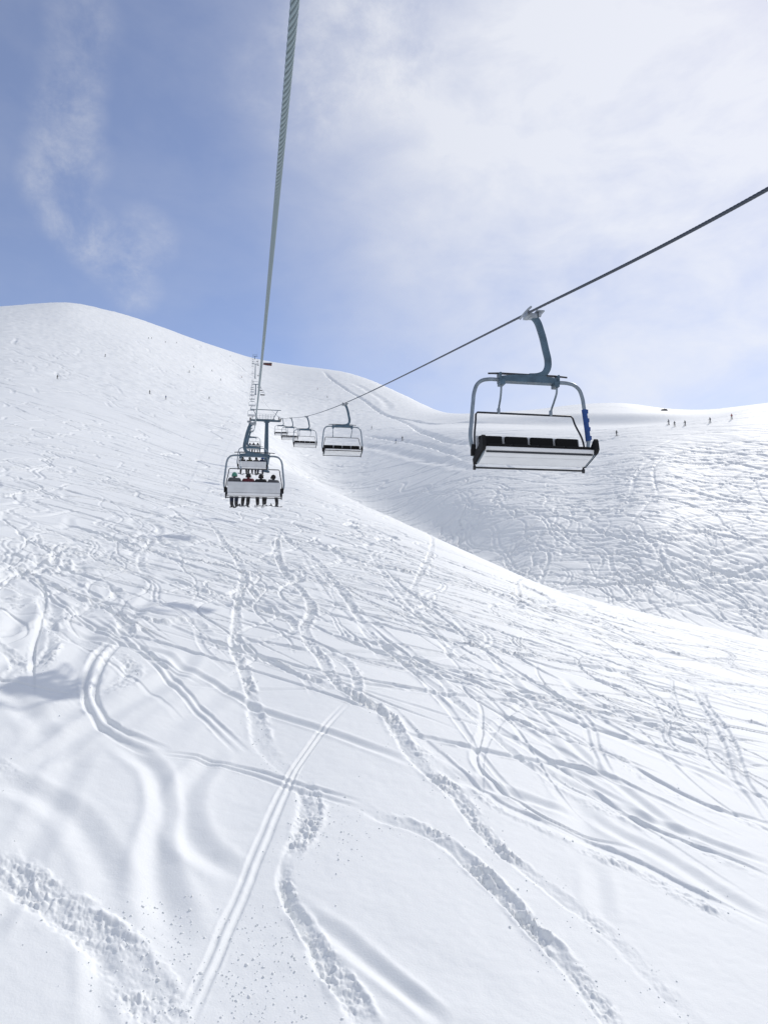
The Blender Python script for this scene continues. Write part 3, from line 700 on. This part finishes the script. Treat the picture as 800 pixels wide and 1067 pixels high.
for d, r, lab in [(31, 440.5, 'grey chair seen from behind carrying four skiers, closest on the climbing rope'), (60, 449, 'second chair up, its grey back just above the closest riders'),
                  (107, 446, 'third chair up, framed inside the curved hanger of the closest riders')]:
    o = copy_tree(proto); y = y_of(XL, d, r); place(o, XL, NL, y, 1); tag(o, lab, 'chairlift chair', GU); UPC.append((o, y))
# --- chairs far up the hill: a few pixels each, one mesh
def far_chair_mesh():
    m = MB(); m.tube([(-.05, 0, 0), (-.36, 0, -.6), (-.40, 0, -1.0), (-.1, 0, -1.25)], .06, 6); m.box((0, 0, -1.31), (1.16, .17, .15))
    m.tube([(-1.07, 0, -2.95), (-1.18, 0, -2.5), (-1.08, 0, -1.6), (-.9, 0, -1.36), (.9, 0, -1.36), (1.08, 0, -1.6), (1.18, 0, -2.5), (1.07, 0, -2.95)], .045, 6, 1)
    m.box((0, -.1, -2.66), (2.07, .06, .5), rot('X', BT), 2); m.box((0, .03, -2.60), (2.0, .08, .42), rot('X', BT), 3); m.box((0, .25, -2.84), (2.1, .5, .09), TILT, 3)
    return m
fc = far_chair_mesh().build('chairlift_chair', [M['paint'], M['pipe'], M['shell'], M['pad']])
y0, y1 = y_of(XL, 150, 434), NL[-2, 0]-30
k = 0
for x, nodes, off, face, lab, grp in ((XL, NL, y0+52, 1, 'tiny chair far up the climbing rope beyond the tower', 'far chairs on the climbing rope'), (XR, NRt, y0+230, -1, 'tiny chair far up the descending rope beyond the tower', 'far chairs on the descending rope')):
    y = off
    while y < y1:
        o = fc if k == 0 else fc.copy()
        if k: COL.objects.link(o)
        place(o, x, nodes, y, face); tag(o, lab, 'chairlift chair', grp); k += 1; y += 60 if x == XL else 95
# ------------------------------------------------------------------ towers
def tower(x, y, ztop, zbase, label, full=True, s=1.):
    root = empty('lift_tower', (x, y, zbase))
    ht = ztop-zbase                       # up to the rope
    m = MB(); m.tube([(0, 0, -1.5), (0, 0, ht*.5), (0, 0, ht-.75)], [.47*s, .42*s, .34*s], 20); m.disc((0, 0, .12), (0, 0, 1), .72*s, .24, 20)
    if full:
        for k_ in range(int(ht/.45)): m.box((0, -.56, .6+k_*.45), (.36, .03, .03))
        for sx in (-.18, .18): m.box((sx, -.57, ht/2), (.035, .035, ht-1.2))
        for z_ in (1.2, ht*.5, ht-1.6): m.box((0, -.48, z_), (.06, .2, .05))
    m.build('mast', M['paint'], root)
    a = MB(); xa, xb = XL-x, XR-x; n = 8
    for sy in (-.22, .22): a.box(((xa+xb)/2, sy, ht-.62), (xb-xa+.5, .09, .30 if full else .4), bev=.02)
    for j in range(n): xx = xa+(xb-xa)*j/(n-1); a.box((xx, 0, ht-.62), (.07, .36, .2))
    a.box((0, 0, ht-.82), (1.1, .62, .34), bev=.05); a.build('crossarm', M['paint'], root)
    u = MB(); zt = ht + 1.55
    u.tube([(xa-.45, 0, zt), (xb+.45, 0, zt)], .075 if full else .12, 8)
    for sx, xx in ((1, xa+.15), (-1, xb-.15)):
        u.tube([(xx, 0, zt), (xx+sx*1.0, 0, ht-.5)], .06, 8); u.tube([(xx, .22, zt-.04), (xx+sx*1.0, .22, ht-.5)], .04, 8)
    u.build('lifting_frame', M['paint'], root)
    if full:
        r = MB()
        for sy in (-.55, .55):
            for zz in (ht+.12, ht+.55): r.tube([(xa+.9, sy, zz), (xb-.9, sy, zz)], .02, 6)
            for j in range(7): xx = xa+.9+(xb-xa-1.8)*j/6; r.tube([(xx, sy, ht-.48), (xx, sy, ht+.55)], .02, 6)
        r.box(((xa+xb)/2, .5, ht-.46), (xb-xa-1.4, .35, .03)); r.box(((xa+xb)/2, -.5, ht-.46), (xb-xa-1.4, .35, .03)); r.build('walkway_rail', M['pipe'], root)
    for xx in (xa, xb):
        w_ = MB(); w_.box((xx+.09, 0, ht-.28), (.05, 3.0, .16), bev=.02)
        for j in range(6 if full else 3): w_.disc((xx, -1.3+2.6*j/(5 if full else 2), ht-.23), (1, 0, 0), .20, .07, 14)
        w_.box((xx+.35 if xx > 0 else xx-.35, 0, ht-.45), (.34, 2.6, .04)); w_.build('sheave_train', M['darkpipe'] if full else M['paint'], root)
    tag(root, label, 'lift tower', 'towers of the lift')
TL = ['blue-grey tubular lift tower with railed crossarm behind the occupied chairs', 'small dark T-shaped lift tower halfway up the far hill', 'thin T-shaped lift tower just under the skyline', 'tiny lift tower standing on the skyline']
for i, (d, r, rb) in enumerate(TOWERS):
    x = 2.98 if i == 0 else 2.75
    y, zt = line_pt(XL, d, r)
    zb = float(ground_z(np.array([x]), np.array([y]))[0]); zt = float(rope_z(NL, y)); 
    print('tower', i, 'height', zt-zb); tower(x, y, zt, zb, TL[i], i == 0)
# ------------------------------------------------------------------ people
def skinned(name, J, E, mats, parts, parent=None):
    """J: joint -> (x, y, z, rx, ry); E: bones (a, b, material index). One continuous grown surface."""
    keys = list(J); me = bpy.data.meshes.new('tmp')
    me.from_pydata([J[k][:3] for k in keys], [(keys.index(a), keys.index(b)) for a, b, _ in E], [])
    o = bpy.data.objects.new('tmp', me); COL.objects.link(o)
    md = o.modifiers.new('s', 'SKIN'); md.use_smooth_shade = True; md.branch_smoothing = .4
    for i, k in enumerate(keys):
        sv = me.skin_vertices[0].data[i]; sv.radius = J[k][3:5]; sv.use_root = (i == 0)
    su = o.modifiers.new('u', 'SUBSURF'); su.levels = 1; su.render_levels = 1
    dg = bpy.context.evaluated_depsgraph_get(); dg.update()
    m2 = bpy.data.meshes.new_from_object(o.evaluated_get(dg)); bpy.data.objects.remove(o); bpy.data.meshes.remove(me)
    m2.materials.clear(); m2.name = name
    S = [(Vector(J[a][:3]), Vector(J[b][:3]), max(J[a][3], .03), mi) for a, b, mi in E]
    idx = []
    for p in m2.polygons:
        best, bi = 9e9, 0
        for a, b, r, mi in S:
            ab = b-a; t = max(0, min(1, (p.center-a).dot(ab)/max(ab.length_squared, 1e-9))); d = (p.center-(a+ab*t)).length - r*.5
            if d < best: best, bi = d, mi
        idx.append(bi)
    ob = link_mesh(name, m2, mats, parent); m2.polygons.foreach_set('material_index', idx); m2.polygons.foreach_set('use_smooth', [True]*len(idx)); m2.update()
    return ob
def ball(mb, c, r, sc=(1, 1, 1), cut=None, mi=0):
    b = bmesh.new(); bmesh.ops.create_uvsphere(b, u_segments=16, v_segments=10, radius=r); bmesh.ops.scale(b, vec=sc, verts=b.verts)
    if cut is not None: bmesh.ops.bisect_plane(b, geom=b.verts[:]+b.edges[:]+b.faces[:], plane_co=(0, 0, cut), plane_no=(0, -.25, 1), clear_inner=True)
    bmesh.ops.translate(b, vec=c, verts=b.verts); b.verts.index_update()
    mb.add([v.co[:] for v in b.verts], [[v.index for v in f.verts] for f in b.faces], mi, True); b.free()
def add_ski(root, x, y, z, pitch, yaw, m):
    s = MB(); n = 12; V = []
    for i in range(n):
        t = i/(n-1); yy = -.75+1.68*t; up = .12*max(0, (t-.86)/.14)**2 + .025*max(0, (.06-t)/.06); wd = .048 - .010*math.sin(PI*t) - (.03*((t-.93)/.07)**2 if t > .93 else 0)
        V += [(-wd, yy, up), (wd, yy, up), (wd, yy, up+.016), (-wd, yy, up+.016)]
    F = [[i*4+k, i*4+(k+1) % 4, i*4+4+(k+1) % 4, i*4+4+k][::-1] for i in range(n-1) for k in range(4)] + [[0, 1, 2, 3], [(n-1)*4+k for k in (3, 2, 1, 0)]]
    s.add(V, F); s.box((0, .12, .035), (.06, .09, .04), bev=.01); s.box((0, -.16, .04), (.06, .11, .05), bev=.01)
    o = s.build('ski', m, root); o.location = (x, y, z); o.rotation_euler = (pitch, 0, yaw)
def add_pole(root, a, b):
    p = MB(); a, b = Vector(a), Vector(b); d = (b-a).normalized(); p.tube([a - d*.10, a + d*.05], .019, 8); p.tube([a, b], .011, 8); p.disc(b - d*.07, d, .05, .012, 10); p.build('ski_pole', M['darkpipe'], root)
def head_gear(root, c, hel, gog=True):
    h = MB(); ball(h, (c[0], c[1]-.01, c[2]+.02), .115, (.93, 1.08, .98), -.05); h.build('helmet', hel, root)
    g = MB(); pts = [(c[0]+.128*math.sin(a)*.93, c[1]+.128*math.cos(a)*1.02, c[2]-.005) for a in np.linspace(-1.0, 1.0, 9)]
    g.tube(pts, .036, 8, sq=(.45, 1)); g.build('goggles', M['black'], root)
HEADS = ('head', 'crown', 'nose')
def sitter(loc, rz, jacket, pants, helmet, skim, label, lean=0., spread=0., group=None):
    root = empty('person', loc, rz); r = random.uniform
    a = {}
    L = lean
    J = dict(pelvis=(0, .02, .11, .155, .13), belly=(L*.3, -.03, .30, .15, .125), chest=(L*.7, -.045, .46, .165, .125), neck=(L, -.03, .585, .075, .075), head=(L, .01, .65, .085, .095), crown=(L, .01, .735, .07, .08), nose=(L, .108, .65, .018, .018))
    E = [('pelvis', 'belly', 0), ('belly', 'chest', 0), ('chest', 'neck', 0), ('neck', 'head', 2), ('head', 'crown', 2), ('head', 'nose', 2)]
    for sx, n in ((-1, 'l'), (1, 'r')):
        k = sx*(.12+spread+r(-.02, .03)); f = r(-.05, .08); dx = r(-.05, .05)
        J.update({n+'sh': (sx*.195+L*.8, -.03, .55, .095, .085), n+'el': (sx*.25+L*.5, .09, .29, .06, .06), n+'wr': (sx*.15, .32, .22, .045, .045), n+'hd': (sx*.12, .38, .20, .05, .04), n+'th': (sx*.085, .37, .235, .018, .018),
                  n+'f1': (sx*.10, .45, .185, .02, .02), n+'hp': (sx*.10, .08, .09, .10, .095), n+'kn': (k*1.1, .46, .10, .09, .09), n+'an': (k*1.25+dx, .50+f, -.30, .085, .08), n+'hl': (k*1.25+dx, .47+f, -.41, .075, .08), n+'to': (k*1.25+dx, .68+f, -.44, .06, .055)})
        E += [('chest', n+'sh', 0), (n+'sh', n+'el', 0), (n+'el', n+'wr', 0), (n+'wr', n+'hd', 4), (n+'hd', n+'f1', 4), (n+'hd', n+'th', 4), ('pelvis', n+'hp', 1), (n+'hp', n+'kn', 1), (n+'kn', n+'an', 1), (n+'an', n+'hl', 3), (n+'hl', n+'to', 3)]
        a[n] = (k*1.25+dx, .55+f)
    skinned('body', J, E, [M[jacket], M[pants], M['skin'], M['boot'], M['glove']], None, root)
    head_gear(root, (L, .01, .692), M[helmet])
    for n, s_ in (('l', -1), ('r', 1)): add_ski(root, a[n][0], a[n][1], -.515, math.radians(r(2, 12)), math.radians(s_*r(-12, 8)), M[skim])
    root.scale = (r(.90, 1.0),)*3
    tag(root, label, 'person', group); return root
def stander(loc, rz, jacket, pants, helmet, skim, label=None, group=None, poles=True):
    root = empty('person', loc, rz)
    J = dict(pelvis=(0, -.03, .92, .155, .13), belly=(0, .02, 1.10, .145, .12), chest=(0, .06, 1.30, .165, .125), neck=(0, .09, 1.47, .062, .062), head=(0, .12, 1.57, .085, .095), crown=(0, .12, 1.66, .07, .08), nose=(0, .218, 1.57, .018, .018))
    E = [('pelvis', 'belly', 0), ('belly', 'chest', 0), ('chest', 'neck', 0), ('neck', 'head', 2), ('head', 'crown', 2), ('head', 'nose', 2)]
    for sx, n in ((-1, 'l'), (1, 'r')):
        J.update({n+'sh': (sx*.19, .06, 1.37, .075, .075), n+'el': (sx*.29, .06, 1.12, .058, .058), n+'wr': (sx*.28, .28, 1.02, .045, .045), n+'hd': (sx*.28, .34, 1.01, .05, .04), n+'f1': (sx*.265, .40, .995, .02, .02), n+'th': (sx*.245, .34, 1.045, .018, .018),
                  n+'hp': (sx*.10, -.02, .86, .10, .095), n+'kn': (sx*.13, .10, .50, .075, .075), n+'an': (sx*.14, .0, .19, .06, .06), n+'hl': (sx*.14, -.02, .085, .062, .062), n+'to': (sx*.14, .19, .065, .05, .05)})
        E += [('chest', n+'sh', 0), (n+'sh', n+'el', 0), (n+'el', n+'wr', 0), (n+'wr', n+'hd', 4), (n+'hd', n+'f1', 4), (n+'hd', n+'th', 4), ('pelvis', n+'hp', 1), (n+'hp', n+'kn', 1), (n+'kn', n+'an', 1), (n+'an', n+'hl', 3), (n+'hl', n+'to', 3)]
    skinned('body', J, E, [M[jacket], M[pants], M['skin'], M['boot'], M['glove']], None, root)
    head_gear(root, (0, .12, 1.615), M[helmet])
    for sx in (-1, 1):
        add_ski(root, sx*.14, .05, .0, 0, 0, M[skim])
        if poles: add_pole(root, (sx*.28, .36, 1.05), (sx*.40, .10, .02))
    if label: tag(root, label, 'person', group)
    return root
def seat_of(o, i):                         # seat i of a chair: where a rider sits
    p = st(-.765 + .51*i, .20, 0) + TILT @ Vector((0, 0, .07)); return Vector(o.location) + p
RIDERS = [
 [('grey', 'navy', 'green', 'grey', 'skier with the teal helmet on the closest occupied chair', -.02), ('maroon', 'black', 'black', 'white', 'skier in dark red jacket and black helmet beside the teal helmet', .02),
  ('black', 'black', 'black', 'grey', 'skier all in black, third from the left on the closest occupied chair', .0), ('grey', 'black', 'black', 'white', 'skier in dark grey jacket at the right end of the closest occupied chair', .01)],
 [('black', 'black', 'black', 'grey', 'skier at the left end of the second occupied chair', 0), ('olive', 'black', 'grey', 'grey', 'skier in olive jacket, second from the left on the second occupied chair', .02),
  ('black', 'black', 'black', 'white', 'skier in black, third from the left on the second occupied chair', -.02), ('navy', 'navy', 'blue', 'grey', 'skier in navy with blue helmet on the second occupied chair', 0)],
 [('black', 'black', 'black', 'grey', 'skier at the left end of the third occupied chair', 0), ('navy', 'black', 'black', 'grey', 'skier in navy, second from the left on the third occupied chair', 0),
  ('black', 'black', 'grey', 'grey', 'skier with grey helmet on the third occupied chair', 0), ('grey', 'black', 'black', 'grey', 'skier at the right end of the third occupied chair', 0)]]
for (o, y), rs in zip(UPC, RIDERS):
    for i, (j, p, h, s_, lab, ln) in enumerate(rs):
        s_ = ('white', 'grey', 'black', 'grey')[(i + int(y)) % 4]
        sitter(seat_of(o, i), random.uniform(-.28, .28), j, p, h, s_, lab, ln+random.uniform(-.05, .05), random.uniform(-.03, .05), 'skiers riding the chairs')
# --- skiers standing on the crest across the bowl
def on_snow(px_, py_):
    c = cast(px_, py_); z = float(ground_z(np.array([c[0]]), np.array([c[1]]))[0]); return Vector((c[0], c[1], z))
for (x, y, j, p, h, az, lab) in [
  (762, 437, 'red', 'black', 'black', 2.4, 'skier in red jacket standing alone furthest up the crest'), (713.5, 444, 'black', 'black', 'black', 2.0, 'skier in black standing upright, tallest of the cluster below the crest'),
  (702.5, 445, 'grey', 'olive', 'grey', 2.6, 'skier in grey jacket and olive trousers in the cluster below the crest'), (696.5, 443, 'navy', 'black', 'black', 1.8, 'skier in navy standing at the edge of the cluster below the crest'),
  (739.5, 441, 'navy', 'grey', 'black', 2.2, 'skier in navy and grey between the cluster and the red jacket'), (642, 454.5, 'black', 'black', 'black', 3.3, 'skier in black alone on the upper bowl behind the largest chair')]:
    stander(on_snow(x, y), az, j, p, h, 'grey', lab, 'skiers near the crest of the bowl')
# --- skiers dotted over the far hill
proto_s = [stander((0, 0, 0), 0, j, p, h, 'grey') for j, p, h in (('black', 'black', 'black'), ('navy', 'black', 'grey'), ('red', 'black', 'black'), ('blue', 'grey', 'white'))]
used = set()
for k, (x, y) in enumerate([(197.5,388), (221,387), (202,383.5), (230,397), (252,393.5), (218,416), (156,410), (173,416), (155,353), (158.3,353), (184,358), (172.5,357), (331,406.5), (341,415), (387,446.5), (412,462), (419,458), (110,372), (60,395), (240,372)]):
    v = (0, 1, 0, 0, 2, 1, 0, 3)[k % 8]; src = proto_s[v]
    o = src if v not in used else copy_tree(src); used.add(v)
    o.location = on_snow(x, y); o.rotation_euler = (0, 0, random.uniform(1.5, 4.5))
    far_ = x > 300
    tag(o, ('tiny dark skier on the smooth slope between the chairs and the road cut' if far_ else 'tiny dark skier on the broad far hill left of the lift line'), 'person', 'skiers on the shoulder slope' if far_ else 'skiers dotted over the far hill')
for v, o in enumerate(proto_s):
    if v not in used: bpy.data.objects.remove(o)
# --- hut on the skyline, rock on the far ridge
c = on_snow(279, 380.5)
hut = empty('hut', c + Vector((0, 0, -.4)), -.15)
m = MB(); m.box((0, 0, .9), (9.5, 5, 2.2), bev=.05); m.build('wall', M['hut_wall'], hut)
m = MB(); V = [(-5.1, -3, 1.9), (5.1, -3, 1.9), (5.1, 3, 2.6), (-5.1, 3, 2.6), (-5.1, 0, 3.6), (5.1, 0, 3.6)]; m.add(V, [[0, 1, 5, 4], [2, 3, 4, 5], [0, 4, 3], [1, 2, 5], [3, 2, 1, 0]]); m.build('roof', M['hut_roof'], hut)
for i in range(3): m = MB(); m.box((-3+3*i, -2.52, 1.2), (1.2, .06, .8)); m.build('window', M['window'], hut)
tag(hut, 'low dark red hut on the skyline beside the rope', 'hut')
c = on_snow(692, 428)
b = bmesh.new(); bmesh.ops.create_icosphere(b, subdivisions=3, radius=1)
for v in b.verts:
    n_ = mathutils.noise.noise(v.co*1.7)*.45 + mathutils.noise.noise(v.co*4)*.2; v.co *= 1+n_; v.co.x *= 1.6; v.co.z *= .7
me = bpy.data.meshes.new('rock'); b.to_mesh(me); b.free()
M['rock'] = mat('rock', (.06, .055, .055), .85, 0, .4, 3, .5, 8)
o = link_mesh('rock', me, M['rock']); o.location = c + Vector((0, 0, .1)); tag(o, 'dark rock poking out of the snow on the far white ridge', 'rock')
EXPO = 0.22
# ------------------------------------------------------------------ sky, sun, camera
SUN_AZ, SUN_EL = math.radians(47), math.radians(40)        # bearing from +Y towards +X, height
w = bpy.data.worlds.new('World'); SC.world = w; w.use_nodes = True; nt = w.node_tree; nt.nodes.clear()
def N(t, **k):
    n = nt.nodes.new(t)
    for a, b in k.items(): setattr(n, a, b)
    return n
def math_(op, a, b=None, c=None, clamp=False):
    n = N('ShaderNodeMath', operation=op, use_clamp=clamp)
    for i, v in enumerate((a, b, c)):
        if v is None: continue
        if isinstance(v, (int, float)): n.inputs[i].default_value = v
        else: nt.links.new(v, n.inputs[i])
    return n.outputs[0]
def smooth(v, a, b, lo=0., hi=1.):
    n = N('ShaderNodeMapRange', interpolation_type='SMOOTHSTEP'); nt.links.new(v, n.inputs[0])
    for i, q in enumerate((a, b, lo, hi)): n.inputs[i+1].default_value = q
    return n.outputs[0]
out = N('ShaderNodeOutputWorld'); bg = N('ShaderNodeBackground'); sky = N('ShaderNodeTexSky', sky_type='NISHITA')
sky.sun_disc = False; sky.sun_elevation = SUN_EL; sky.sun_rotation = SUN_AZ; sky.altitude = 2200; sky.air_density = 1.0; sky.dust_density = .6; sky.ozone_density = 3.0
tc = N('ShaderNodeTexCoord'); dirv = tc.outputs['Generated']
def fbm(scale, detail, rough, stretch=(1, 1, 1), off=(0, 0, 0), dist=0):
    mp = N('ShaderNodeMapping'); mp.inputs['Scale'].default_value = stretch; mp.inputs['Location'].default_value = off
    nt.links.new(dirv, mp.inputs['Vector'])
    n = N('ShaderNodeTexNoise'); n.inputs['Scale'].default_value = scale; n.inputs['Detail'].default_value = detail; n.inputs['Roughness'].default_value = rough; n.inputs['Distortion'].default_value = dist
    nt.links.new(mp.outputs[0], n.inputs['Vector']); return n.outputs['Fac']
def dot(v):
    n = N('ShaderNodeVectorMath', operation='DOT_PRODUCT'); nt.links.new(dirv, n.inputs[0]); n.inputs[1].default_value = v; return n.outputs['Value']
def nrm(x, y): v = ray(x, y); return tuple(v/np.linalg.norm(v))
big = fbm(2.3, 8, .55, (1, 1, 1.5), (3.1, 1.7, .4), .2)
fib = fbm(6, 9, .6, (1.3, 1, 2.6), (0, 5, 2), .3)
veil = dot(nrm(860, 60))                                     # a bright veil of high cloud round the sun's side
base = smooth(veil, .765, .995, 0., 1.)
m1 = math_('ADD', math_('MULTIPLY', math_('SUBTRACT', big, .5), 1.9), math_('MULTIPLY', math_('SUBTRACT', fib, .5), 1.15))
cover = math_('ADD', base, math_('MULTIPLY', m1, math_('ADD', math_('MULTIPLY', base, .75), .22)), clamp=True)
# two thin wisps to the left of the lift line
wn = fbm(13, 10, .68, (1, 1, 1), (1, 2, 8), .25)
def wisp(pts, wid, amt):
    acc = None
    for (x, y, a, s) in pts:
        d = dot(nrm(x, y)); g = smooth(d, math.cos(s*wid), 1.0, 0., a)
        acc = g if acc is None else math_('MAXIMUM', acc, g)
    return math_('MULTIPLY', math_('MULTIPLY', acc, math_('MULTIPLY', smooth(wn, .28, .70), smooth(wf, .30, .68, .42, 1.))), amt)
wf = fbm(26, 10, .7, (1, 1, 1.4), (4, 1, 2), .2)
W1 = wisp([(88,30,.5,1.1),(80,75,.6,1),(70,120,.75,1.1),(72,160,.9,1.2),(60,190,1,1.1),(75,225,1,1),(88,240,1,1),(100,250,1,1.),(115,262,1,1),(130,272,1,1),(150,250,.6,1.1),(140,300,.7,.9)], .045, .56)
W2 = wisp([(340,60,1,1.3),(370,20,1,1.3),(320,110,.8,1.0),(290,90,.5,1.),(400,50,.9,1.3)], .075, .42)
cover = math_('ADD', cover, math_('ADD', W1, W2), clamp=True)
# unseen cloud added behind the lens as fill light on the facing slopes
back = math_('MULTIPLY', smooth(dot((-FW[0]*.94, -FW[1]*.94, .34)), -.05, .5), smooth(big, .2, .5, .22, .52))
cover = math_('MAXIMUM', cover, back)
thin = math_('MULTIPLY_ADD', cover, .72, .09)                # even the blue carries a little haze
hs = N('ShaderNodeHueSaturation'); hs.inputs['Saturation'].default_value = 1.06; nt.links.new(sky.outputs[0], hs.inputs['Color'])
tint = N('ShaderNodeMix', data_type='RGBA', blend_type='MULTIPLY'); tint.inputs[0].default_value = 1; nt.links.new(hs.outputs[0], tint.inputs[6]); tint.inputs[7].default_value = (1.24, .975, .93, 1)
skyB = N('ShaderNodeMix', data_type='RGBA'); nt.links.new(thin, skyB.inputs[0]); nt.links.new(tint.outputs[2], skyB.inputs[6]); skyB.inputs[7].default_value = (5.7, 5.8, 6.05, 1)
glow = smooth(dot(tuple((math.cos(SUN_EL)*math.sin(SUN_AZ), math.cos(SUN_EL)*math.cos(SUN_AZ), math.sin(SUN_EL)))), .70, 1.0, .93, 1.12)
cc = N('ShaderNodeMix', data_type='RGBA', blend_type='MULTIPLY'); cc.inputs[0].default_value = 1; cc.inputs[6].default_value = (5.7, 5.8, 6.05, 1); nt.links.new(glow, cc.inputs[7]); nt.links.new(cc.outputs[2], skyB.inputs[7])
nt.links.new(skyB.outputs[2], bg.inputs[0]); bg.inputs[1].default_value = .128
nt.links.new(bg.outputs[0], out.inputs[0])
sl = bpy.data.lights.new('sun', 'SUN'); sl.energy = 2.08; sl.angle = math.radians(1.2); sl.color = (1, .955, .89)
so = bpy.data.objects.new('sun', sl); COL.objects.link(so)
sd = Vector((math.cos(SUN_EL)*math.sin(SUN_AZ), math.cos(SUN_EL)*math.cos(SUN_AZ), math.sin(SUN_EL)))
so.rotation_euler = sd.to_track_quat('Z', 'Y').to_euler(); so.location = sd*60
cam = bpy.data.cameras.new('camera'); co = bpy.data.objects.new('camera', cam); COL.objects.link(co)
cam.sensor_fit = 'VERTICAL'; cam.sensor_height = 36; cam.lens = 36*FPX/1067; cam.clip_start = .1; cam.clip_end = 9000
co.location = (0, 0, CZ); co.rotation_euler = (PI/2 + PIT, 0, -PSI); SC.camera = co
SC.view_settings.view_transform = 'Standard'; SC.view_settings.look = 'None'; SC.view_settings.gamma = 1; SC.view_settings.exposure = EXPO
SC.view_settings.use_curve_mapping = False
SC.cycles.max_bounces = 6; SC.cycles.diffuse_bounces = 4
